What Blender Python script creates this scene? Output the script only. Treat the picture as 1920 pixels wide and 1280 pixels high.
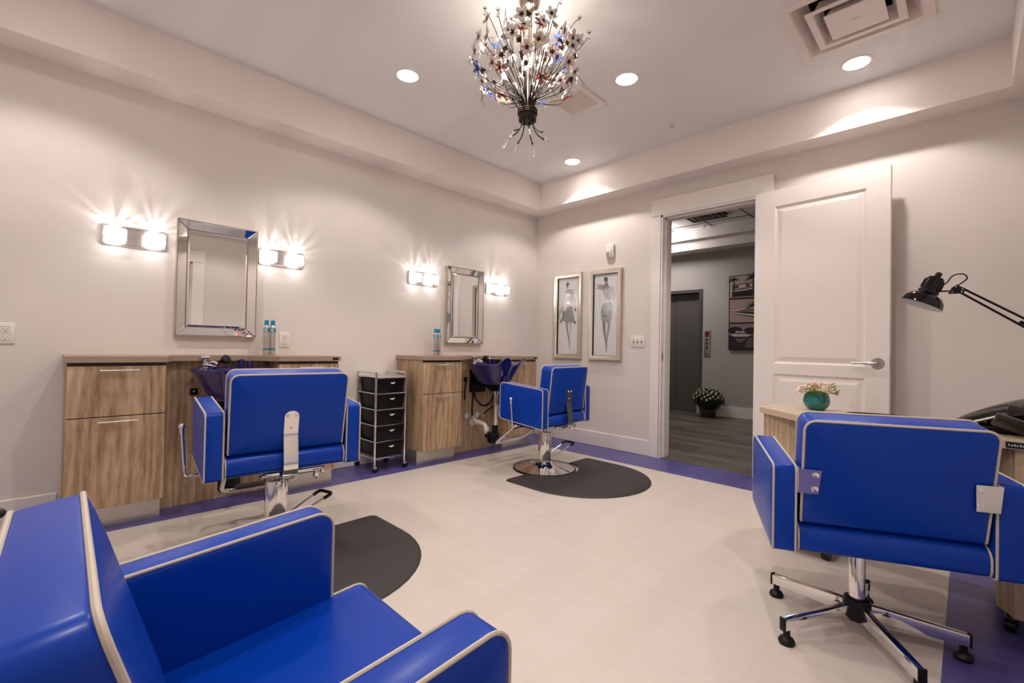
import bpy, bmesh, math, random
from mathutils import Vector, Matrix
random.seed(7)
PI = math.pi
S = 1.145          # everything below is laid out in 'plan units'; the last lines bring it to metres
for o in list(bpy.data.objects): bpy.data.objects.remove(o)
sc = bpy.context.scene
COL = sc.collection
# ------------------------------------------------------------------ camera
cd = bpy.data.cameras.new('camera'); cam = bpy.data.objects.new('camera', cd); COL.objects.link(cam)
cd.sensor_fit = 'HORIZONTAL'; cd.sensor_width = 36.0; cd.lens = 860.2119 / 1920 * 36.0
cd.clip_start = 0.02; cd.clip_end = 60
YAW, PITCH, ROLL = 0.7819, 0.0136, 0.0190
def cam_matrix():
    fw = Vector((-math.sin(YAW) * math.cos(PITCH), math.cos(YAW) * math.cos(PITCH), math.sin(PITCH)))
    r0 = Vector((math.cos(YAW), math.sin(YAW), 0)); u0 = r0.cross(fw)
    r = r0 * math.cos(ROLL) + u0 * math.sin(ROLL); u = -r0 * math.sin(ROLL) + u0 * math.cos(ROLL)
    m = Matrix((r, u, -fw)).transposed().to_4x4(); m.translation = Vector((3.3992, -3.7886, 0.9412)); return m
cam.matrix_world = cam_matrix()
sc.camera = cam
# ------------------------------------------------------------------ world and exposure
w = bpy.data.worlds.new('world'); sc.world = w; w.use_nodes = True
w.node_tree.nodes['Background'].inputs[0].default_value = (0.9, 0.85, 0.8, 1)
w.node_tree.nodes['Background'].inputs[1].default_value = 0.05
vs = sc.view_settings
vs.view_transform = 'Standard'; vs.look = 'None'; vs.gamma = 1.0; vs.use_curve_mapping = False
vs.exposure = 0.88
E_DOWN, E_CHAND, E_SCONCE, E_HALL = 18.0, 1.0, 0.17, 34.0
WARM = (1.0, 0.93, 0.88)
def light(name, kind, loc, energy, color=WARM, radius=0.03, parent=None, **kw):
    d = bpy.data.lights.new(name, kind); o = bpy.data.objects.new(name, d); COL.objects.link(o)
    d.energy = energy; d.color = color
    if hasattr(d, 'shadow_soft_size'): d.shadow_soft_size = radius
    for k, v in kw.items(): setattr(d, k, v)
    o.location = loc
    if parent: o.parent = parent
    return o
# ------------------------------------------------------------------ materials
def mat(name, col=(.8, .8, .8), rough=.5, metal=0., coat=0., coat_rough=.05, spec=.5, trans=0., ior=1.45, emis=None, estr=0., alpha=1.):
    m = bpy.data.materials.new(name); m.use_nodes = True
    b = m.node_tree.nodes['Principled BSDF']
    b.inputs['Base Color'].default_value = (*col, 1); b.inputs['Roughness'].default_value = rough
    b.inputs['Metallic'].default_value = metal; b.inputs['Coat Weight'].default_value = coat
    b.inputs['Coat Roughness'].default_value = coat_rough; b.inputs['Specular IOR Level'].default_value = spec
    b.inputs['Transmission Weight'].default_value = trans; b.inputs['IOR'].default_value = ior
    b.inputs['Alpha'].default_value = alpha
    if emis: b.inputs['Emission Color'].default_value = (*emis, 1); b.inputs['Emission Strength'].default_value = estr
    return m
def nd(m, t, **kw):
    n = m.node_tree.nodes.new(t)
    for k, v in kw.items(): setattr(n, k, v)
    return n
def lk(m, a, b): m.node_tree.links.new(a, b)
def coords(m, scale, rot=(0, 0, 0), space='Object', loc=(0, 0, 0)):
    tc = nd(m, 'ShaderNodeTexCoord'); mp = nd(m, 'ShaderNodeMapping')
    mp.inputs['Scale'].default_value = scale; mp.inputs['Rotation'].default_value = rot; mp.inputs['Location'].default_value = loc
    lk(m, tc.outputs[space], mp.inputs['Vector']); return mp.outputs['Vector']
def ramp(m, fac, stops):
    r = nd(m, 'ShaderNodeValToRGB'); e = r.color_ramp.elements
    while len(e) < len(stops): e.new(.5)
    for i, (p, c) in enumerate(stops): e[i].position = p; e[i].color = (*c, 1)
    lk(m, fac, r.inputs['Fac']); return r.outputs['Color']
def noise(m, vec, scale, detail=4., rough=.55, dist=0.):
    n = nd(m, 'ShaderNodeTexNoise'); n.inputs['Scale'].default_value = scale; n.inputs['Detail'].default_value = detail
    n.inputs['Roughness'].default_value = rough; n.inputs['Distortion'].default_value = dist
    lk(m, vec, n.inputs['Vector']); return n.outputs['Fac']
def bump(m, fac, strength=.1, dist=.01):
    b = nd(m, 'ShaderNodeBump'); b.inputs['Strength'].default_value = strength; b.inputs['Distance'].default_value = dist
    lk(m, fac, b.inputs['Height']); lk(m, b.outputs['Normal'], m.node_tree.nodes['Principled BSDF'].inputs['Normal'])
def base(m, out): lk(m, out, m.node_tree.nodes['Principled BSDF'].inputs['Base Color'])
def paint(name, col, rough=.6, var=.03, bs=.06):
    m = mat(name, col, rough); v = coords(m, (1, 1, 1))
    f = noise(m, v, 1.7, 3.)
    base(m, ramp(m, f, [(.3, tuple(c * (1 - var) for c in col)), (.7, tuple(min(1, c * (1 + var)) for c in col))]))
    bump(m, noise(m, v, 160., 3.), bs, .002); return m
def wood(name, dark, mid, light_, zscale=(14, 14, 1.3), rough=.42):
    m = mat(name, mid, rough); v = coords(m, zscale)
    big = noise(m, v, 1.0, 5., .6, 1.2)
    mp = nd(m, 'ShaderNodeTexWave', wave_type='RINGS', rings_direction='X')
    mp.inputs['Scale'].default_value = .8; mp.inputs['Distortion'].default_value = 11.; mp.inputs['Detail'].default_value = 3.; mp.inputs['Detail Scale'].default_value = .6
    lk(m, coords(m, zscale, loc=(0, -.19 * zscale[1], -.33 * zscale[2])), mp.inputs['Vector'])
    v2 = coords(m, tuple(s * 7 for s in zscale)); fine = noise(m, v2, 1.4, 3.)
    mx = nd(m, 'ShaderNodeMix'); mx.inputs['Factor'].default_value = .2
    lk(m, big, mx.inputs['A']); lk(m, mp.outputs['Fac'], mx.inputs['B'])
    mx2 = nd(m, 'ShaderNodeMix'); mx2.inputs['Factor'].default_value = .38
    lk(m, mx.outputs['Result'], mx2.inputs['A']); lk(m, fine, mx2.inputs['B'])
    base(m, ramp(m, mx2.outputs['Result'], [(.29, dark), (.48, mid), (.70, light_)])); bump(m, fine, .05, .001)
    return m
M = {}
M['wall'] = paint('wall_paint', (.75, .685, .64), .55)
M['soffit'] = paint('soffit_paint', (.86, .785, .735), .6)
M['ceiling'] = paint('ceiling_paint', (.81, .785, .765), .7)
M['trim'] = mat('trim_white', (.84, .775, .735), .35)
M['door'] = mat('door_white', (.86, .79, .75), .4)
M['hallwall'] = paint('hall_wall_paint', (.42, .39, .37), .6)
M['hallwhite'] = mat('hall_white', (.84, .78, .75), .5)
M['vinyl'] = mat('blue_vinyl', (.0002, .042, .36), .33, coat=.06, coat_rough=.2, spec=.26)
bump(M['vinyl'], noise(M['vinyl'], coords(M['vinyl'], (1, 1, 1)), 220., 3.), .04, .0008)
M['piping'] = mat('cream_piping', (.56, .48, .40), .45)
M['chrome'] = mat('chrome', (.82, .80, .78), .09, 1.)
M['satin'] = mat('satin_steel', (.62, .59, .57), .3, 1.)
M['toe'] = mat('toe_kick_steel', (.60, .56, .53), .28, .85)
M['champ'] = mat('champagne_metal', (.60, .54, .46), .3, .9)
M['black'] = mat('black_plastic', (.006, .005, .006), .35, spec=.28)
M['blackgloss'] = mat('black_gloss', (.003, .002, .003), .10, spec=.4, coat=.1)
M['drawer'] = mat('black_drawer', (.005, .004, .004), .3, spec=.22)
M['rubber'] = mat('mat_rubber', (.042, .036, .035), .6, spec=.4); bump(M['rubber'], noise(M['rubber'], coords(M['rubber'], (1, 1, 1)), 300., 2.), .25, .002)
M['mirror'] = mat('mirror_glass', (.86, .85, .84), .015, 1.)
M['bead'] = mat('antique_bead', (.30, .26, .22), .3, 1.)
M['sink'] = mat('sink_indigo', (.012, .008, .12), .1, coat=1., coat_rough=.04)
M['pvc'] = mat('white_plastic', (.78, .74, .70), .35)
M['ivory'] = mat('ivory_plate', (.80, .755, .70), .3)
M['slot'] = mat('dark_slot', (.03, .025, .02), .5)
M['wood'] = wood('walnut_laminate', (.22, .13, .068), (.42, .28, .165), (.60, .44, .28), (9, 9, 1.1))
M['woodl'] = wood('light_laminate', (.26, .165, .09), (.46, .33, .21), (.60, .47, .33))
M['woodx'] = wood('walnut_laminate_flat', (.13, .072, .034), (.26, .16, .085), (.38, .26, .15), (14, 1.3, 14))
M['counter'] = mat('counter_laminate', (.36, .26, .185), .35)
M['counterl'] = mat('table_laminate', (.55, .43, .31), .35)
M['teal'] = mat('teal_glaze', (.0, .17, .17), .12, coat=.6)
base(M['teal'], ramp(M['teal'], noise(M['teal'], coords(M['teal'], (1, 1, 1)), 28., 4.), [(.35, (.0, .10, .13)), (.65, (.02, .22, .19))]))
M['bronze'] = mat('dark_bronze', (.035, .026, .02), .35, .8)
M['leafdark'] = mat('dark_metal_leaf', (.04, .025, .018), .4, .6)
M['nickel'] = mat('brushed_nickel', (.42, .36, .30), .28, 1.)
def glasspetal(n, c, a=.55):
    m = mat(n, c, .08, spec=.8, coat=.6); m.node_tree.nodes['Principled BSDF'].inputs['Transmission Weight'].default_value = a
    return m
M['gclear'] = glasspetal('clear_glass_petal', (.78, .73, .70), .3)
M['gpink'] = glasspetal('blush_glass_petal', (.74, .56, .50), .2)
M['gblue'] = glasspetal('blue_glass_petal', (.05, .13, .62), .1)
M['gred'] = glasspetal('red_glass_petal', (.6, .10, .05), .1)
M['gamber'] = glasspetal('amber_glass_petal', (.62, .46, .28), .2)
M['crystal'] = mat('crystal', (.96, .94, .92), .03, trans=.9, ior=1.5)
M['bulb'] = mat('lit_bulb', (1, 1, 1), .3, emis=(1, .84, .62), estr=14.)
M['lens'] = mat('lit_lens', (1, 1, 1), .3, emis=(1, .94, .89), estr=24.)
M['vent'] = mat('vent_enamel', (.80, .70, .64), .35)
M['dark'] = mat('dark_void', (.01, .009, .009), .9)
M['paper'] = mat('print_paper', (.70, .69, .68), .2, coat=.35, coat_rough=.12)
M['lampin'] = mat('lamp_inside', (.75, .75, .74), .4)
M['tray'] = mat('grey_tray', (.22, .2, .2), .35)
def flat(name, g, rough=.3, coat=.5):
    if name not in M: M[name] = mat(name, g, rough, coat=coat, coat_rough=.12)
    return M[name]
# crystal block of the sconces: lit glass with a cut pattern
m = M['block'] = mat('lit_crystal_block', (1, 1, 1), .1, emis=(1, .98, 1), estr=4.)
vz = nd(m, 'ShaderNodeTexVoronoi'); vz.inputs['Scale'].default_value = 38.; lk(m, coords(m, (1, .7, 1.6)), vz.inputs['Vector'])
mr = nd(m, 'ShaderNodeMapRange'); mr.inputs['From Max'].default_value = .55; mr.inputs['To Min'].default_value = 4.5; mr.inputs['To Max'].default_value = .45
lk(m, vz.outputs['Distance'], mr.inputs['Value']); lk(m, mr.outputs['Result'], m.node_tree.nodes['Principled BSDF'].inputs['Emission Strength'])
# floors
def plank_floor(name, cols, width, length, rough, grain=.5, rot=0., seam=.0):
    m = mat(name, cols[1], rough); v = coords(m, (1, 1, 1), (0, 0, rot))
    br = nd(m, 'ShaderNodeTexBrick'); br.offset = .37
    br.inputs['Scale'].default_value = 1.; br.inputs['Brick Width'].default_value = length; br.inputs['Row Height'].default_value = width
    br.inputs['Mortar Size'].default_value = seam; br.inputs['Mortar Smooth'].default_value = .3
    br.inputs['Color1'].default_value = (.25, .25, .25, 1); br.inputs['Color2'].default_value = (.75, .75, .75, 1); br.inputs['Mortar'].default_value = (.3, .3, .3, 1)
    lk(m, v, br.inputs['Vector'])
    v2 = coords(m, (1.2, 16, 1), (0, 0, rot)); g = noise(m, v2, 1.3, 6., .62, .6)
    mx = nd(m, 'ShaderNodeMix'); mx.inputs['Factor'].default_value = grain; lk(m, br.outputs['Color'], mx.inputs['A']); lk(m, g, mx.inputs['B'])
    base(m, ramp(m, mx.outputs['Result'], [(.3, cols[0]), (.5, cols[1]), (.72, cols[2])])); bump(m, g, .04, .002)
    return m
M['floor'] = plank_floor('cream_plank_floor', ((.60, .52, .465), (.63, .555, .495), (.66, .59, .535)), .16, 1.2, .36, .6, PI / 2)
M['border'] = plank_floor('indigo_plank_border', ((.06, .052, .19), (.085, .074, .26), (.12, .105, .33)), .16, 1.2, .3, .7, PI / 2)
M['hallfloor'] = plank_floor('grey_plank_floor', ((.07, .058, .05), (.14, .118, .10), (.25, .215, .185)), .17, 1.1, .35, .5, 0.)
# ------------------------------------------------------------------ mesh helpers
def box(bm, x0, x1, y0, y1, z0, z1, bev=0., seg=2, mtx=None):
    vs_ = [bm.verts.new((x, y, z)) for x in (x0, x1) for y in (y0, y1) for z in (z0, z1)]
    a = vs_; fs = [(0, 1, 3, 2), (4, 6, 7, 5), (0, 4, 5, 1), (2, 3, 7, 6), (0, 2, 6, 4), (1, 5, 7, 3)]
    faces = [bm.faces.new([a[i] for i in f]) for f in fs]
    vv = list(vs_)
    if bev > 0:
        ed = list({e for f in faces for e in f.edges})
        r = bmesh.ops.bevel(bm, geom=ed, offset=bev, segments=seg, affect='EDGES', profile=.5)
        vv = list({v for v in vs_ if v.is_valid} | {v for v in r['verts']})
    if mtx: bmesh.ops.transform(bm, matrix=mtx, verts=vv)
    return vv
def tube(bm, pts, r, n=8, closed=False, cap=True):
    P = [Vector(p) for p in pts]; N = len(P); rr = r if isinstance(r, (list, tuple)) else [r] * N
    rings = []; up = None
    for i in range(N):
        if closed: t = (P[(i + 1) % N] - P[i - 1])
        else: t = P[min(i + 1, N - 1)] - P[max(i - 1, 0)]
        if t.length < 1e-9: t = Vector((0, 0, 1))
        t.normalize()
        if up is None: up = t.orthogonal().normalized()
        up = (up - t * up.dot(t))
        up = up.normalized() if up.length > 1e-6 else t.orthogonal().normalized()
        b = t.cross(up)
        rings.append([bm.verts.new(P[i] + (up * math.cos(2 * PI * k / n) + b * math.sin(2 * PI * k / n)) * rr[i]) for k in range(n)])
    for i in range(N if closed else N - 1):
        A, B = rings[i], rings[(i + 1) % N]; sh = 0
        if closed and i == N - 1:
            sh = min(range(n), key=lambda s: (A[0].co - B[s].co).length)
        for k in range(n): bm.faces.new((A[k], A[(k + 1) % n], B[(k + 1 + sh) % n], B[(k + sh) % n]))
    if cap and not closed:
        bm.faces.new(list(reversed(rings[0]))); bm.faces.new(rings[-1])
def lathe(bm, prof, n=32, mtx=None, cap=True):
    rings = []; vv = []
    for (r, z) in prof:
        rings.append([bm.verts.new((max(r, 1e-5) * math.cos(2 * PI * k / n), max(r, 1e-5) * math.sin(2 * PI * k / n), z)) for k in range(n)]); vv += rings[-1]
    for i in range(len(rings) - 1):
        for k in range(n): bm.faces.new((rings[i][k], rings[i][(k + 1) % n], rings[i + 1][(k + 1) % n], rings[i + 1][k]))
    if cap: bm.faces.new(list(reversed(rings[0]))); bm.faces.new(rings[-1])
    if mtx: bmesh.ops.transform(bm, matrix=mtx, verts=vv)
    return vv
def ball(bm, c, r, seg=12, sc_=(1, 1, 1)):
    bmesh.ops.create_uvsphere(bm, u_segments=seg, v_segments=max(6, seg // 2), radius=r, matrix=Matrix.Translation(c) @ Matrix.Diagonal((*sc_, 1)))
def poly(bm, pts): return bm.faces.new([bm.verts.new(p) for p in pts])
def prism(bm, pts2, z0, z1, f=lambda a, b, c: (a, b, c)):
    A = [bm.verts.new(f(x, y, z0)) for x, y in pts2]; B = [bm.verts.new(f(x, y, z1)) for x, y in pts2]; n = len(A)
    bm.faces.new(list(reversed(A))); bm.faces.new(B)
    for i in range(n): bm.faces.new((A[i], A[(i + 1) % n], B[(i + 1) % n], B[i]))
def rpoly(c, r, off=0., seg=5):
    """rounded convex polygon (ccw corners), corner radius r, shrunk inwards by off"""
    n = len(c); out = []
    rs = r if isinstance(r, (list, tuple)) else [r] * n
    L = []
    for i in range(n):                      # offset each edge inwards
        a = Vector(c[i]); b = Vector(c[(i + 1) % n]); t = (b - a).normalized(); nn = Vector((-t.y, t.x))
        L.append((a + nn * off, t))
    C = []
    for i in range(n):
        (p, t), (q, s) = L[i - 1], L[i]
        den = t.x * s.y - t.y * s.x; k = ((q.x - p.x) * s.y - (q.y - p.y) * s.x) / den; C.append(p + t * k)
    for i in range(n):
        a, b, d = C[i - 1], C[i], C[(i + 1) % n]; R = max(rs[i] - off, .0008)
        u = (a - b).normalized(); v = (d - b).normalized(); ang = u.angle(v); L_ = R / math.tan(ang / 2)
        cen = b + (u + v).normalized() * (R / math.sin(ang / 2))
        p0 = b + u * L_ - cen; p1 = b + v * L_ - cen; a0 = math.atan2(p0.y, p0.x); da = (math.atan2(p1.y, p1.x) - a0)
        while da > PI: da -= 2 * PI
        while da < -PI: da += 2 * PI
        for k in range(seg + 1): out.append((cen.x + R * math.cos(a0 + da * k / seg), cen.y + R * math.sin(a0 + da * k / seg)))
    return out
def ccw(c):
    a = sum(c[i][0] * c[(i + 1) % len(c)][1] - c[(i + 1) % len(c)][0] * c[i][1] for i in range(len(c)))
    return c if a > 0 else list(reversed(c))
def cushion(bm, corners, r, t0, t1, f, bev=.012, bulge=.006, seg=5):
    """upholstered slab: rounded outline in 2D, extruded t0..t1, soft edges, puffed faces; f maps (a,b,t) to 3D"""
    rings = []
    def ring(off, t): rings.append([bm.verts.new(f(x, y, t)) for x, y in rpoly(corners, r, off, seg)])
    for o_, tt in ((.11, -bulge), (.05, -bulge * .8), (.022, -bulge * .35)): ring(o_ + bev, t0 + tt)
    for k in range(4):
        a = PI / 2 * k / 3; ring(bev * (1 - math.sin(a)), t0 + bev * (1 - math.cos(a)))
    for k in range(4):
        a = PI / 2 * (1 - k / 3); ring(bev * (1 - math.sin(a)), t1 - bev * (1 - math.cos(a)))
    for o_, tt in ((.022, bulge * .35), (.05, bulge * .8), (.11, bulge)): ring(o_ + bev, t1 + tt)
    n = len(rings[0])
    for i in range(len(rings) - 1):
        for k in range(n): bm.faces.new((rings[i][k], rings[i][(k + 1) % n], rings[i + 1][(k + 1) % n], rings[i + 1][k]))
    bm.faces.new(list(reversed(rings[0]))); bm.faces.new(rings[-1])
def pipe_loop(bm, corners, r, t, f, rad=.0045, off=.001):
    tube(bm, [f(x, y, t) for x, y in rpoly(corners, r, off, 5)], rad, 8, closed=True)
def smooth_pts(pts, k=6, closed=False):
    P = [Vector(p) for p in pts]; out = []; n = len(P)
    for i in range(n if closed else n - 1):
        if closed: p0, p1, p2, p3 = P[i - 1], P[i], P[(i + 1) % n], P[(i + 2) % n]
        else: p0, p1, p2, p3 = P[max(i - 1, 0)], P[i], P[i + 1], P[min(i + 2, n - 1)]
        for j in range(k):
            t = j / k; out.append(.5 * ((2 * p1) + (p2 - p0) * t + (2 * p0 - 5 * p1 + 4 * p2 - p3) * t * t + (3 * p1 - p0 - 3 * p2 + p3) * t ** 3))
    if not closed: out.append(P[-1])
    return out
def pipe_open(bm, corners, r, t, f, rad):
    P = rpoly(corners, r, .001, 5); tube(bm, [f(x, y, t) for x, y in P[9:24] + P[0:3]], rad, 8)
def round_path(pts, r, k=5):
    P = [Vector(p) for p in pts]; out = [P[0]]
    for i in range(1, len(P) - 1):
        u = (P[i - 1] - P[i]); v = (P[i + 1] - P[i]); d = min(r, u.length * .45, v.length * .45)
        a = P[i] + u.normalized() * d; b = P[i] + v.normalized() * d
        for j in range(k + 1):
            t = j / k; out.append(a * (1 - t) ** 2 + P[i] * 2 * t * (1 - t) + b * t * t)
    out.append(P[-1]); return out
# ------------------------------------------------------------------ object helpers
def obj(name, bm, material, parent=None, smooth=True, ang=38):
    bmesh.ops.recalc_face_normals(bm, faces=bm.faces)
    me = bpy.data.meshes.new(name); bm.to_mesh(me); bm.free()
    for mm in (material if isinstance(material, (list, tuple)) else [material]): me.materials.append(mm)
    if smooth:
        me.shade_smooth(); me.set_sharp_from_angle(angle=math.radians(ang))
    o = bpy.data.objects.new(name, me); COL.objects.link(o)
    if parent is not None: o.parent = parent
    return o
def mk(name, material, parent, fn, **kw):
    bm = bmesh.new(); fn(bm); return obj(name, bm, material, parent, **kw)
def thing(name, label, cat, loc=(0, 0, 0), rotz=0., group=None):
    o = bpy.data.objects.new(name, None); COL.objects.link(o); o.location = loc; o.rotation_euler = (0, 0, rotz)
    o['label'] = label; o['category'] = cat; o.empty_display_size = .1
    if group: o['group'] = group
    return o
def tag(o, label, cat, group=None):
    o['label'] = label; o['category'] = cat
    if group: o['group'] = group
    return o
def struct(name, material, fn, parent=None, label=None, **kw):
    o = mk(name, material, parent, fn, **kw)
    if parent is None: o['kind'] = 'structure'
    if label: o['label'] = label
    return o
KIDS = {}
def copy_tree(o, parent=None):
    c = o.copy(); COL.objects.link(c)
    if parent is not None: c.parent = parent
    for ch in [x for x in bpy.data.objects if x.parent is o and x is not c]: copy_tree(ch, c)
    return c
# ================================================================== the room
RX, RY, H1, H2 = 3.762, -4.33, 2.39, 2.662      # room width, back wall, soffit height, ceiling height
DX0, DX1, DH = 1.479, 2.285, 2.13               # doorway in the far wall
WT = .13
def quadbox(b, *a): box(b, *a)
struct('floor', M['floor'], lambda b: box(b, .407, 3.348, RY + .41, -.41, -.05, 0), smooth=False)
def border(b):
    box(b, 0, .407, RY, 0, -.05, 0); box(b, 3.348, RX, RY, 0, -.05, 0)
    box(b, .407, 3.348, -.41, 0, -.05, 0); box(b, .407, 3.348, RY, RY + .41, -.05, 0)
struct('floor_border', M['border'], border, smooth=False)
struct('wall_left', M['wall'], lambda b: box(b, -WT, 0, RY - WT, 0, 0, H1 + .4), smooth=False)
def wfar(b):
    box(b, -WT, DX0, 0, WT, 0, H1 + .4); box(b, DX1, RX + WT, 0, WT, 0, H1 + .4); box(b, DX0, DX1, 0, WT, DH, H1 + .4)
struct('wall_far', M['wall'], wfar, smooth=False)
D2A, D2B, D2H = -3.30, -2.51, 1.97               # second doorway, right wall
def wright(b):
    box(b, RX, RX + WT, RY - WT, D2A, 0, H1 + .4); box(b, RX, RX + WT, D2B, 0, 0, H1 + .4); box(b, RX, RX + WT, D2A, D2B, D2H, H1 + .4)
struct('wall_right', M['wall'], wright, smooth=False)
struct('wall_back', M['wall'], lambda b: box(b, 0, RX, RY - WT, RY, 0, H1 + .4), smooth=False)
# tray ceiling
TX0, TX1, TY0, TY1 = .199, 3.5625, RY + .194, -.194
def soff(b):
    for (x0, x1, y0, y1) in ((0, TX0, RY, 0), (TX1, RX, RY, 0), (TX0, TX1, TY1, 0), (TX0, TX1, RY, TY0)): box(b, x0, x1, y0, y1, H1, H2 + .1)
struct('ceiling_soffit', M['soffit'], soff, smooth=False)
VX0, VX1, VY0, VY1 = 2.707 + .03, 3.282 - .03, -1.249 + .03, -.675 - .03
def ceil(b):
    for (x0, x1, y0, y1) in ((TX0, VX0, TY0, TY1), (VX1, TX1, TY0, TY1), (VX0, VX1, TY0, VY0), (VX0, VX1, VY1, TY1)): box(b, x0, x1, y0, y1, H2, H2 + .05)
struct('ceiling', M['ceiling'], ceil, smooth=False)
# base boards
BB = .136
def bbx(x0, x1, y0, y1):
    def f(b): box(b, x0, x1, y0, y1, 0, BB, .003, 1)
    return f
struct('baseboard_left', M['trim'], lambda b: (box(b, 0, .014, RY, -3.745, 0, BB, .003, 1), box(b, 0, .014, -2.39, -1.755, 0, BB, .003, 1), box(b, 0, .014, -.40, 0, 0, BB, .003, 1)), smooth=False)
struct('baseboard_far', M['trim'], lambda b: (box(b, .014, DX0 - .088, -.015, 0, 0, BB, .003, 1), box(b, DX1 + .085, RX, -.015, 0, 0, BB, .003, 1)), smooth=False)
struct('baseboard_right', M['trim'], lambda b: (box(b, RX - .015, RX, D2B + .125, -.015, 0, BB, .003, 1), box(b, RX - .015, RX, RY, D2A - .125, 0, BB, .003, 1)), smooth=False)
struct('baseboard_back', M['trim'], bbx(.014, RX - .015, RY, RY + .015), smooth=False)
# casing of the doorway to the hall
def casing(b):
    box(b, DX0 - .086, DX0 + .006, -.022, 0, 0, DH, .002, 1); box(b, DX1 - .006, DX1 + .084, -.022, 0, 0, DH, .002, 1)
    box(b, DX0 - .09, DX1 + .088, -.028, 0, DH, DH + .145, .002, 1)
    # jamb lining with stop bead
    box(b, DX0, DX0 + .018, -.022, WT + .02, 0, DH); box(b, DX1 - .018, DX1, -.022, WT + .02, 0, DH); box(b, DX0, DX1, -.022, WT + .02, DH - .018, DH)
    box(b, DX0 + .018, DX0 + .03, .03, .07, 0, DH - .018); box(b, DX1 - .03, DX1 - .018, .03, .07, 0, DH - .018); box(b, DX0 + .018, DX1 - .018, .03, .07, DH - .03, DH - .018)
struct('trim_1', M['trim'], casing, smooth=False)
mk('strike_plate', M['satin'], bpy.data.objects['trim_1'], lambda b: (box(b, DX0 + .018, DX0 + .0195, -.008, .02, .85, .92),))
# open door leaf, hinged at the right jamb
dr = thing('door_1', 'open white two panel door', 'door', (2.272, -.052, 0)); dr['kind'] = 'structure'; del dr['category']; del dr['label']
ang = math.atan2(-.07, .79)
LW, LT, LH0, LH1 = .795, .040, .012, 2.12
def leaf(b):
    # frame faces with recessed moulded panels on the side seen from the room (-y) and the other
    px0, px1 = .135, .675
    P = [(px0, px1, .865, 2.0), (px0 + .0, px1, .14, .79)]
    box(b, 0, px0, -LT, 0, LH0, LH1); box(b, px1, LW, -LT, 0, LH0, LH1)
    box(b, px0, px1, -LT, 0, LH0, P[1][2]); box(b, px0, px1, -LT, 0, P[1][3], P[0][2]); box(b, px0, px1, -LT, 0, P[0][3], LH1)
    for (x0, x1, z0, z1) in P:
        for s in (-1, 1):
            y = (-LT if s < 0 else 0); d = -s
            rings = [(0, 0), (.012, .009), (.022, .009), (.048, .002)]
            R = [[b.verts.new((x, y + d * dd, z)) for x, z in ((x0 + o, z0 + o), (x1 - o, z0 + o), (x1 - o, z1 - o), (x0 + o, z1 - o))] for o, dd in rings]
            for i in range(3):
                for k in range(4): b.faces.new((R[i][k], R[i][(k + 1) % 4], R[i + 1][(k + 1) % 4], R[i + 1][k]))
            b.faces.new(R[-1])
lf = mk('door_leaf', M['door'], dr, leaf, smooth=False); lf.rotation_euler = (0, 0, ang)
def handle(b, s=-1):
    y = -LT if s < 0 else 0
    X, Z = .738, .885
    lathe(b, [(.0, 0), (.036, 0), (.038, .004), (.034, .01), (.014, .013), (.012, .04), (.0, .04)], 28, Matrix.Translation((X, y, Z)) @ Matrix.Rotation(-s * -PI / 2, 4, 'X'), cap=False)
    tube(b, smooth_pts([(X, y + s * .038, Z), (X - .02, y + s * .046, Z), (X - .06, y + s * .048, Z + .002), (X - .125, y + s * .044, Z)], 5), [.011] * 6 + [.0095] * 5 + [.008] * 5, 10)
h_ = mk('door_handle', M['satin'], lf, handle)
mk('door_handle', M['satin'], lf, lambda b: handle(b, 1))
mk('latch_plate', M['satin'], lf, lambda b: box(b, LW, LW + .001, -LT + .008, -.008, .84, .93))
def hinges(b):
    for z in (.25, 1.05, 1.9): tube(b, [(-.006, .004, z - .045), (-.006, .004, z + .045)], .006, 8)
mk('hinge', M['satin'], lf, hinges)
# second door (closed) on the right wall, seen in the mirrors
d2 = thing('door_2', 'x', 'x', (RX, (D2A + D2B) / 2, 0)); d2['kind'] = 'structure'; del d2['category']; del d2['label']
hw = (D2B - D2A) / 2
mk('door_leaf', M['door'], d2, lambda b: (box(b, .04, .08, -hw + .02, hw - .02, .01, D2H - .02), box(b, .034, .04, -hw + .14, hw - .14, .9, D2H - .15, .004, 1), box(b, .034, .04, -hw + .14, hw - .14, .2, .78, .004, 1)), smooth=False)
def cas2(b):
    box(b, -.022, 0, hw - .005, hw + .125, 0, D2H, .002, 1); box(b, -.022, 0, -hw - .12, -hw + .005, 0, D2H, .002, 1); box(b, -.028, 0, -hw - .125, hw + .128, D2H, D2H + .15, .002, 1)
    box(b, 0, WT, hw - .018, hw, 0, D2H); box(b, 0, WT, -hw, -hw + .018, 0, D2H); box(b, 0, WT, -hw, hw, D2H - .018, D2H)
mk('door_casing', M['trim'], d2, cas2, smooth=False)
mk('door_handle', M['satin'], d2, lambda b: (lathe(b, [(.0, 0), (.034, 0), (.03, .01), (.012, .012), (.012, .04), (0, .04)], 20, Matrix.Translation((.04, -hw + .08, .9)) @ Matrix.Rotation(-PI / 2, 4, 'Y'), cap=False), tube(b, [(.0, -hw + .08, .9), (-.0, -hw + .2, .9)], .009, 8)))
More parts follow.
